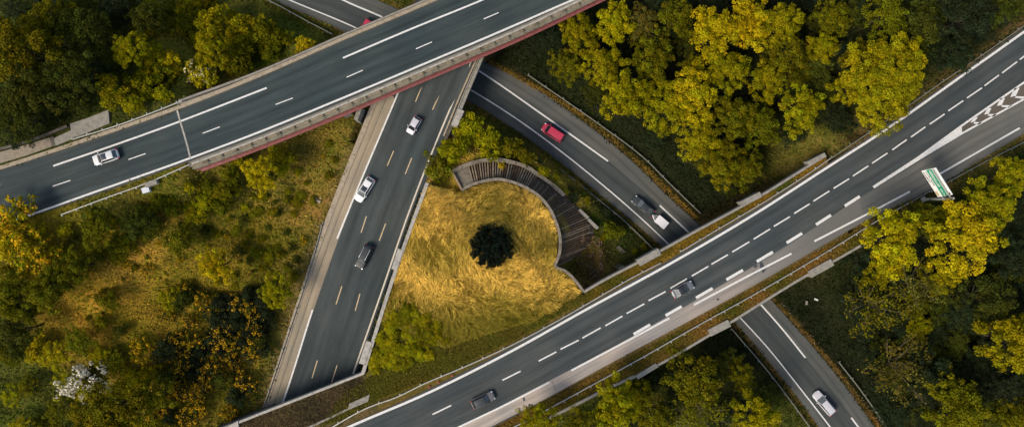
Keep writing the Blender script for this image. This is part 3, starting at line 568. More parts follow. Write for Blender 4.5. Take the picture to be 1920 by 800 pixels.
# ---------------------------------------------------------------- direction sign
def sign():
    bl, tl, tr_, br_ = (1728, 320), (1750, 311), (1781, 362), (1759, 369)
    zb = ZD+5.2; a = at(*bl, zb); b = at(*br_, zb); d = b-a; w = d.length; rz = math.atan2(d.y, d.x); hgt_ = 3.1
    e = empty('direction_sign', (a.x, a.y, ZD)); e.rotation_euler = (0, 0, rz); tag(e, 'white and green direction sign on a post beside the exit lane', 'road sign')
    def fl(name, x0, x1, z0, z1, y, mat, th=.05, par=None):
        mb = MB(); mb.box(((x0+x1)/2, y, (z0+z1)/2), (x1-x0, th, z1-z0)); return mb.build(name, mat, par or e)
    wp = simple('sign_white', (.80, .80, .78), .4, 0, .06, 2); gp = simple('sign_green', (.005, .26, .13), .4); bp = simple('sign_black', (.02, .02, .02), .5)
    B0 = zb-ZD
    pan = fl('panel', 0, w, B0, B0+hgt_, 0, wp, .12); fl('green_band', .05, w-.05, B0+1.08, B0+2.14, -.075, gp, .03, pan)
    fl('yellow_patch', .25, .7, 0, .1, .3, bp, .01, pan) if False else None
    def text(s, x, z, size, mat, par=pan):
        c = bpy.data.curves.new('lettering', 'FONT'); c.body = s; c.size = size; c.extrude = .012; c.offset = .012*size; c.space_character = 1.05; c.materials.append(mat)
        o = bpy.data.objects.new('lettering', c); COL.objects.link(o); o.parent = par; o.location = (x, -.10, z); o.rotation_euler = (R(90), 0, 0)
        bpy.context.view_layer.update(); me = bpy.data.meshes.new_from_object(o.evaluated_get(bpy.context.evaluated_depsgraph_get())); mo = link('lettering', me, par); mo.location = o.location.copy(); mo.rotation_euler = o.rotation_euler.copy(); bpy.data.objects.remove(o); return mo
    text('VERSAILLES', .22, B0+1.42, .62, wp); text('CENTRE', 3.75 if w > 5 else 3.5, B0+1.45, .42, wp)
    t = [('ST CYR L ECOLE', .62), ('LE CHESNAY', .12)]
    text('ST-CYR-L\'ECOLE', .3, B0+.68, .36, bp); text('LE CHESNAY', .3, B0+.2, .36, bp)
    for x0 in (.3, 1.15): # route number cartouches
        mb = MB()
        for q in ((0, 0, .6, .03), (0, .42, .6, .03), (0, 0, .03, .42), (.57, 0, .03, .45)): mb.box((x0+q[0]+q[2]/2, -.08, B0+2.45+q[1]+q[3]/2), (q[2], .03, q[3]))
        mb.build('cartouche', simple('cartouche_grey', (.25, .27, .3), .5), pan)
    mb = MB(); ax, az = w-.75, B0+2.35                      # arrow to the upper right
    mb.poly([(ax, -.09, az), (ax+.12, -.09, az-.12), (ax+.5, -.09, az+.32), (ax+.38, -.09, az+.44)]); mb.poly([(ax+.62, -.09, az+.62), (ax+.18, -.09, az+.5), (ax+.6, -.09, az+.1)]); mb.build('arrow', bp, pan)
    mb = MB(); mb.box((w-.65, -.09, B0+.35), (.9, .02, .5)); mb.build('tan_patch', simple('tan_foil', (.55, .42, .25), .5), pan)
    pan.location = (0, 0, B0); pan.rotation_euler = (R(-11), 0, 0)
    for ch in list(pan.children)+[pan]:
        if ch is not pan and ch.name.startswith('lettering'): ch.location.z -= B0
        else:
            for vv in ch.data.vertices: vv.co.z -= B0
    # cantilever post and arms
    mb = MB(); mb.box((w+.6, .35, (B0+hgt_)/2), (.35, .35, B0+hgt_)); mb.box((w+.6, .35, .1), (.8, .8, .25)); mb.build('post', STEEL, e)
    for z in (B0+.7, B0+2.7): mb = MB(); mb.box((w/2+.4, .2, z), (w+.6, .16, .2)); mb.build('arm', STEEL, e)
sign()
# ---------------------------------------------------------------- vehicles
def gloss(name, col, rough=.25, metal=.0, coat=.6):
    m, N, Lk, B = newmat(name); B.inputs['Base Color'].default_value = (*col, 1); B.inputs['Roughness'].default_value = rough; B.inputs['Metallic'].default_value = metal; B.inputs['Coat Weight'].default_value = coat; return m
GLASS = gloss('car_glass', (.012, .016, .018), .08, 0, 1.0); GLASS.node_tree.nodes['Principled BSDF'].inputs['Specular IOR Level'].default_value = .9
SKYGLASS = gloss('car_glass_painted_sky', (.10, .115, .12), .12, 0, 1.0)  # glass colour lightened to paint in a sky reflection
TYRE = simple('tyre_rubber', (.02, .02, .02), .9); RIM = simple('wheel_rim', (.4, .4, .42), .35, .8)
HEAD = gloss('headlamp', (.85, .87, .9), .15, .2); TAIL = gloss('tail_lamp', (.45, .02, .03), .2); TRIM = simple('black_trim', (.018, .02, .022), .5)
CHROME = simple('silver_rail', (.75, .75, .76), .3, .5)
def patch(mb, c4, n=6, m=6, bulge=(0, 0, 0)):
    a, b, c, d = [Vector(p) for p in c4]; bu = Vector(bulge); i0 = len(mb.v)
    for i in range(n+1):
        for j in range(m+1):
            u, v = i/n, j/m; p = a.lerp(b, u).lerp(d.lerp(c, u), v)+bu*(4*u*(1-u))**.7*(1 if m == 1 else (4*v*(1-v))**.35); mb.v.append(tuple(p))
    for i in range(n):
        for j in range(m): q = i0+i*(m+1)+j; mb.f.append([q, q+m+1, q+m+2, q+1]); mb.m.append(0)
wheel_me = {}
def car(kind, pos, front, rear, z, paintcol, label, length=None, width=1.80, style='hatch', metal=.3, roof=None, glassroof=False, rails=False, group=None, brights=False, hood=None):
    f, r_ = at(*front, z), at(*rear, z); d = f-r_; L = length or d.length; c = (f+r_)/2
    e = empty(kind, (c.x, c.y, z+.02), math.atan2(d.y, d.x)); tag(e, label, 'car', group)
    dk = max(paintcol) < .1; P = gloss('car_paint', paintcol, .5 if dk else .3, 0 if dk else metal, .12 if dk else .5); h = {'hatch': 1.48, 'saloon': 1.42, 'estate': 1.46, 'suv': 1.68, 'van': 1.80}[style]; hl, hw = L/2, width/2
    # stations of the lower body: (x fraction, half width factor, top height)
    bz = .93 if style in ('suv', 'van') else .86; hz = bz-.06
    tail = bz+.03
    st = [(-1, .50, .62, .42), (-.985, .72, bz-.12, .34), (-.94, .88, tail-.02, .26), (-.85, .965, tail, .2), (-.72, 1, tail, .2), (-.5, 1, bz+.02, .2), (0, 1, bz, .2), (.35, 1, bz, .2), (.5, .99, bz-.01, .2), (.72, .975, hz-.04, .2), (.84, .945, hz-.08, .22), (.91, .875, hz-.12, .26), (.955, .74, hz-.2, .32), (.985, .50, .54, .38), (1, .22, .48, .4)]
    mb = MB(); rows = []
    for xf, wf, zt, zb in st:
        x = xf*hl; w = hw*wf; row = [(x, -w*.93, zb), (x, -w, zb+.18), (x, -w*1.0, zt*.72), (x, -w*.965, zt-.05), (x, -w*.86, zt), (x, -w*.45, zt+.025), (x, 0, zt+.035)]
        row += [(px, -py, pz) for px, py, pz in row[-2::-1]]; i = len(mb.v); mb.v += row; rows.append((i, len(row)))
    for (a, n_), (b, _) in zip(rows, rows[1:]):
        for k in range(n_-1): mb.f.append([a+k, b+k, b+k+1, a+k+1]); mb.m.append(0)
        mb.f.append([a, a+n_-1, b+n_-1, b]); mb.m.append(0)
    mb.f.append([rows[0][0]+k for k in range(rows[0][1])]); mb.m.append(0); mb.f.append([rows[-1][0]+k for k in range(rows[-1][1])][::-1]); mb.m.append(0)
    body = mb.build('body', hood or P, e, True)
    ss = body.modifiers.new('s', 'SUBSURF'); ss.levels = 1; ss.render_levels = 1
    # greenhouse: base x front/back, roof x front/back
    gx = {'hatch': (.50, -.93, .17, -.70), 'saloon': (.46, -.76, .12, -.40), 'estate': (.48, -.95, .15, -.82), 'suv': (.50, -.95, .22, -.80), 'van': (.62, -.97, .36, -.88)}[style]
    xf, xb, rf, rb = [g*hl for g in gx]; wb = hw*.92; wr = hw*.67 if style != 'van' else hw*.76; zb = bz-.02; zt = h
    def rp(x, y, zz): return (x, y, zz)
    g = MB()
    patch(g, [(rf, -wr, zt-.03), (rf, wr, zt-.03), (rb, wr, zt-.05), (rb, -wr, zt-.05)], 6, 6, (0, 0, .06))
    RM = roof if roof is not None else P
    g.build('roof', RM, e, True)
    cb = MB(); B_ = [(xf, -wb, zb), (xf, wb, zb), (xb, wb*.92, zb), (xb, -wb*.92, zb)]; T_ = [(rf, -wr, zt-.035), (rf, wr, zt-.035), (rb, wr, zt-.055), (rb, -wr, zt-.055)]
    for i in range(4): j = (i+1) % 4; cb.poly([B_[i], B_[j], T_[j], T_[i]])
    cb.build('cabin_frame', P if roof is None else P, e)
    def inset(a, b, c_, d_, s, t, n_off):
        q = [Vector(v) for v in (a, b, c_, d_)]
        def bi(u, v): return q[0].lerp(q[1], u).lerp(q[3].lerp(q[2], u), v)
        nrm = (q[1]-q[0]).cross(q[3]-q[0]).normalized(); 
        return [bi(s, t)+nrm*n_off, bi(1-s, t)+nrm*n_off, bi(1-s, 1-t)+nrm*n_off, bi(s, 1-t)+nrm*n_off]
    for nm, i, s_, gm in (('windscreen', 0, .045, SKYGLASS if brights else GLASS), ('side_window', 1, .05, GLASS), ('rear_window', 2, .07, SKYGLASS if brights else GLASS), ('side_window', 3, .05, GLASS)):
        j = (i+1) % 4; q = inset(B_[i], B_[j], T_[j], T_[i], s_, .06, .012); ctr = sum(q, Vector())/4
        if (ctr-Vector((0, 0, 1))).dot((q[1]-q[0]).cross(q[3]-q[0])) < 0: q = [p for p in inset(B_[i], B_[j], T_[j], T_[i], s_, .06, -.012)]
        w_ = MB(); patch(w_, q, 4, 2); w_.build(nm, gm, e, True)
    if glassroof:
        w_ = MB(); patch(w_, [(rf-.03, -wr*.84, zt+.012), (rf-.03, wr*.84, zt+.012), (rb*.35, wr*.84, zt+.012), (rb*.35, -wr*.84, zt+.012)], 6, 6, (0, 0, .045)); w_.build('sunroof', GLASS, e, True)
    if rails:
        for s_ in (-1, 1): w_ = MB(); w_.tube([(rf*.9, s_*wr*.97, zt+.02), (rf*.6, s_*wr*.97, zt+.09), (rb*.9, s_*wr*.97, zt+.09), (rb, s_*wr*.97, zt)], .045, 6); w_.build('roof_rail', CHROME, e, True)
    if 'w' not in wheel_me:
        w_ = MB(); w_.tube([(0, -.11, 0), (0, .11, 0)], .33, 18); wheel_me['w'] = w_.mesh('wheel', TYRE)
        w_ = MB(); w_.tube([(0, -.115, 0), (0, .115, 0)], .21, 12); wheel_me['r'] = w_.mesh('rim', RIM)
    for sx in (-.60, .62):
        for sy in (-1, 1):
            o = link('wheel', wheel_me['w'], e); o.location = (sx*hl, sy*(hw-.10), .33); q = link('rim', wheel_me['r'], o)
    for sy in (-1, 1):
        w_ = MB(); w_.box((0, 0, 0), (.26, .2, .1), 0, 0, .8); o = w_.build('headlight', HEAD, e); o.location = (hl*.90, sy*hw*.72, .66 if bz < .9 else .72); o.rotation_euler = (0, .35, -sy*.55)
        w_ = MB(); w_.box((0, 0, 0), (.16, .30, .2), 0, 0, .85); o = w_.build('tail_light', TAIL, e); o.location = (-hl*.955, sy*hw*.80, bz-.1); o.rotation_euler = (0, 0, sy*.4)
        w_ = MB(); w_.box((0, 0, 0), (.16, .22, .14), 0, 0, .8); o = w_.build('wing_mirror', P, e); o.location = (xf-.28*1, sy*(hw+.1), bz+.07)
    w_ = MB(); w_.box((hl*.985, 0, .42), (.06, hw*.9, .14)); w_.build('grille', TRIM, e)
    w_ = MB(); w_.box((-hl*.995, 0, .55), (.03, .5, .11)); w_.build('number_plate', simple('plate_white', (.7, .7, .68), .5), e)
    w_ = MB(); w_.box((xf+.02, 0, zb+.02), (.10, hw*1.5, .03)); w_.build('wiper_cowl', TRIM, e)
    return e
SIL = (.62, .62, .62)
car('hatchback_car', 0, (178.5, 303), (226, 288), ZA, (.68, .67, .66), 'silver car with a dark glass roof on the upper road', style='hatch', width=1.88, glassroof=True, metal=.1, brights=False)
car('small_car', 0, (768, 251), (786, 221), zM(777, 236), (.62, .60, .64), 'small pale silver car nearest the red overpass on the middle road', style='hatch', width=1.62, metal=.1)
car('hatchback_car', 0, (671, 377), (699, 334), zM(684, 355), (.78, .77, .76), 'white car with a black roof panel on the middle road', style='hatch', width=1.84, glassroof=True, metal=0, brights=True)
car('sport_utility_car', 0, (673, 502), (695, 459), zM(684, 481), (.018, .023, .025), 'black car with silver roof rails on the middle road', style='suv', width=1.86, rails=True, brights=True)
car('minivan', 0, (1017, 237), (1055, 262), 0.0, (.50, .035, .075), 'red minivan on the low road', style='van', width=1.84, metal=0)
car('saloon_car', 0, (1186, 371), (1223, 402), 0.0, (.03, .038, .041), 'dark grey car towing a small white trailer', style='saloon', width=1.82, brights=True)
car('saloon_car', 0, (1298, 531), (1259, 552), ZD, (.20, .20, .21), 'silver car with a dark roof beside the lane dashes of the long road', style='saloon', width=1.74, roof=gloss('black_roof', (.018, .021, .023), .4, 0, .2), brights=True)
car('saloon_car', 0, (927, 737), (885, 757), ZD, (.016, .02, .024), 'black car with a grey bonnet at the lower end of the long road', style='hatch', width=1.80, roof=gloss('dark_roof', (.022, .027, .03), .45, 0, .2), hood=gloss('grey_paint', (.13, .125, .13), .45, 0, .2), brights=False)
car('estate_car', 0, (1525, 733), (1559, 773), 0.0, (.60, .58, .60), 'silver estate car on the low road at the bottom right', style='estate', width=1.84, metal=.1, brights=True)
car('hatchback_car', 0, (704, 60), (686, 40), 0.0, (.62, .04, .08), 'red car half hidden under the upper overpass', style='hatch', width=1.78, metal=0).rotation_euler = (0, 0, math.atan2(-34, 61)*1)
def trailer():
    p = at(1238, 416, 0); e = empty('trailer', (p.x, p.y, .02), math.atan2(-(371-402), 1186-1223)); tag(e, 'small white box trailer towed by the dark grey car', 'trailer')
    WH = simple('trailer_white', (.78, .76, .78), .5, 0, .05, 4)
    mb = MB(); mb.box((0, 0, .85), (2.3, 1.5, .75), 0, 0, .985); mb.build('box_body', WH, e); mb = MB(); mb.box((0, 0, 1.25), (2.36, 1.56, .05)); mb.build('lid', WH, e)
    mb = MB(); mb.tube([(1.15, .5, .45), (2.15, 0, .5)], .06); mb.tube([(1.15, -.5, .45), (2.15, 0, .5)], .06); mb.tube([(1.1, 0, .45), (2.35, 0, .5)], .05); mb.build('drawbar', CHROME, e)
    for s in (-1, 1):
        o = link('wheel', wheel_me['w'], e); o.location = (0, s*.85, .33); mb = MB(); mb.box((0, s*.86, .68), (.8, .22, .04)); mb.build('mudguard', TRIM, e)
trailer()
# ---------------------------------------------------------------- vegetation
def quads_mesh(name, C, Nn, sz, cols, mat, aspect=.62, tang=None):
    """N leaf-shaped rhombi: centres C, normals Nn, sizes sz, colours cols"""
    n = len(C); Nn = Nn/np.linalg.norm(Nn, axis=1, keepdims=True)
    t = rng.normal(size=(n, 3)) if tang is None else tang; t = t-(t*Nn).sum(1, keepdims=True)*Nn; t /= np.linalg.norm(t, axis=1, keepdims=True)+1e-9; b = np.cross(Nn, t)
    s = sz[:, None]; V = np.stack([C+t*s, C+b*s*aspect+t*s*.1, C-t*s*.9, C-b*s*aspect+t*s*.1], 1).reshape(-1, 3)
    me = bpy.data.meshes.new(name); me.vertices.add(4*n); me.vertices.foreach_set('co', V.ravel().astype(np.float32)); me.loops.add(4*n); me.loops.foreach_set('vertex_index', np.arange(4*n, dtype=np.int32))
    me.polygons.add(n); me.polygons.foreach_set('loop_start', np.arange(0, 4*n, 4, dtype=np.int32)); me.polygons.foreach_set('loop_total', np.full(n, 4, np.int32))
    me.update(calc_edges=True); ca = me.color_attributes.new('Col', 'FLOAT_COLOR', 'POINT')
    cc = np.repeat(cols if cols.shape[1] == 4 else np.c_[cols, np.ones(n)], 4, 0); ca.data.foreach_set('color', cc.ravel().astype(np.float32)); me.materials.append(mat); me.validate(); return me
def crown(Rr, H0, nl, lr, leaf, dens=1.0, flat=.75, spiky=0.0, flower=None, irr=1.0, elong=1.0, tips=(1.25, 1.2, 1.0)):
    """crown of radius Rr round height H0 made of nl leafy lobes; returns centres, normals, sizes, colours and the lobe centres"""
    Cs = []; Ns = []; Ss = []; Cc = []; L = []
    ph = rng.uniform(0, 6.28, 3)
    for i in range(nl):
        a = i*2.399+rng.uniform(-.4, .4); q = math.sqrt((i+.5)/nl); out = 1+irr*(.16*math.sin(2*a+ph[0])+.13*math.sin(3*a+ph[1])+.08*math.sin(5*a+ph[2]))
        rad = (Rr-lr*.7)*q*out*rng.uniform(.88, 1.08)
        zz = H0+Rr*flat*(math.sqrt(max(0, 1-min(q, 1)**2*.92))-.35)+rng.normal()*lr*1.0
        c = np.array([rad*math.cos(a)*elong, rad*math.sin(a), zz]); r = lr*rng.uniform(.65, 1.35)*(1.12-.35*q); L.append((c, r))
        if i % 3 == 0: L.append((c*np.array([.8, .8, 1])-np.array([0, 0, r*1.3]), r*.9))
    for c, r in L:
        m = max(6, int(dens*4*math.pi*r*r/(leaf*leaf*1.1)*.62)); d = rng.normal(size=(m, 3)); d /= np.linalg.norm(d, axis=1, keepdims=True); d[:, 2] = np.where(d[:, 2] < -.35, -d[:, 2], d[:, 2])
        rr = r*(.78+.3*rng.random(m)+spiky*rng.random(m)**3); P = c+d*rr[:, None]*np.array([1, 1, .85]); nn = d*.75+rng.normal(size=(m, 3))*.45+np.array([0, 0, .35])
        v = rng.uniform(.66, 1.3)*rng.uniform(.55, 1.45, (m, 1)); hue = rng.uniform(-.12, .12)
        col = np.array([.95+hue, 1.0, .9-hue])*v
        al = np.ones((m, 1))
        if flower is not None: k = rng.random(m) < flower[1]*(rng.random()*1.4); col[k] = np.array(flower[0])*rng.uniform(.7, 1.2, (k.sum(), 1)); al[k] = 0
        col = np.hstack([col, al])
        Cs.append(P); Ns.append(nn); Ss.append(leaf*rng.uniform(.6, 1.3, m)); Cc.append(col)
    return np.vstack(Cs), np.vstack(Ns), np.concatenate(Ss), np.vstack(Cc), L
def trunk_mesh(name, H, lobes, r0, mat, twigs=0):
    mb = MB(); top = Vector((0, 0, H)); mb.tube([(0, 0, -1), (r0*.2, 0, H*.35), (0, r0*.3, H*.7), top], [r0*1.25, r0*.9, r0*.65, r0*.3], 7)
    for c, r in lobes[::max(1, len(lobes)//14)]:
        s = Vector((0, 0, H*random.uniform(.4, .75))); e = Vector(c)-Vector((0, 0, r*.5)); m = s.lerp(e, .5)+Vector((random.uniform(-.3, .3), random.uniform(-.3, .3), .25)); mb.tube([s, m, e], [r0*.42, r0*.26, r0*.08], 5)
        for _ in range(twigs):
            t = e+Vector((random.uniform(-1, 1), random.uniform(-1, 1), random.uniform(0, .8)))*r*1.3; mb.tube([m.lerp(e, random.random()), e.lerp(t, .5), t], [r0*.13, r0*.08, r0*.03], 4)
    return mb.mesh(name, mat, True)
PROTO = {}
def proto(kind, i, R0, H, nl, lr, leaf, bark=BARK, twigs=0, tr=.22, **k):
    C_, N_, S_, Cc, L = crown(R0, H, nl, lr, leaf, **k)
    cr = quads_mesh('crown', C_, N_, S_, Cc, LEAF); tm = trunk_mesh('trunk', H*.98, L, tr, bark, twigs); PROTO.setdefault(kind, []).append((cr, tm, R0, H))
for i in range(5): proto('broad', i, 4.9, 7.5, 84, .62, .165, spiky=.45)
for i in range(4): proto('loose', i, 5.0, 7.0, 64, .66, .17, dens=.75, spiky=.5, twigs=2)
for i in range(2): proto('giant', i, 8.8, 10.0, 280, .74, .18, flat=.55, spiky=.4)
for i in range(4): proto('shrub', i, 2.5, 1.7, 34, .45, .15, flat=.7, spiky=.5, tr=.08, dens=.9)
for i in range(3): proto('gorse', i, 2.5, 1.5, 30, .42, .15, flat=.6, spiky=.5, tr=.07, flower=((.62, .34, .010), .5), dens=.85)
for i in range(3): proto('bare', i, 5.0, 6.0, 34, .75, .17, bark=BARK_P, twigs=5, dens=.28, spiky=.9, flat=.5, tr=.2)
for i in range(1): proto('spot', i, 2.5, 1.9, 34, .48, .16, flat=.7, spiky=.5, tr=.08, flower=((.8, .72, .5), .16))
for i in range(2): proto('blossom', i, 3.0, 1.8, 26, .5, .19, flat=.5, spiky=.8, tr=.08, flower=((.80, .74, .60), 1.6), elong=1.5, dens=.9)
cnt = {}
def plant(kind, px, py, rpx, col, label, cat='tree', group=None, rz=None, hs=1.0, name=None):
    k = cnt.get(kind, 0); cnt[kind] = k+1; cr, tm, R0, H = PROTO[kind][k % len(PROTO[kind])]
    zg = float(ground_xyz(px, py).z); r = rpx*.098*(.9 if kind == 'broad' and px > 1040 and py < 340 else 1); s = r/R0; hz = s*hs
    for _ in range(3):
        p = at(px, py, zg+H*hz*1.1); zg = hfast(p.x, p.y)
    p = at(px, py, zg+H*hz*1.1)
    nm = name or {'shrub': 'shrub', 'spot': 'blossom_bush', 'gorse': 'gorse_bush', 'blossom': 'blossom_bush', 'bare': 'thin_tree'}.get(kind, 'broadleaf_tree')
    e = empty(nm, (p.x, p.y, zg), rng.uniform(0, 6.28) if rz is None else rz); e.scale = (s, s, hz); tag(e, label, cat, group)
    a = link('trunk' if nm not in ('shrub', 'gorse_bush', 'blossom_bush') else 'stem', tm, e); b = link('crown' if a.name.startswith('trunk') else 'foliage', cr, e); b.color = (*col, 1); return e
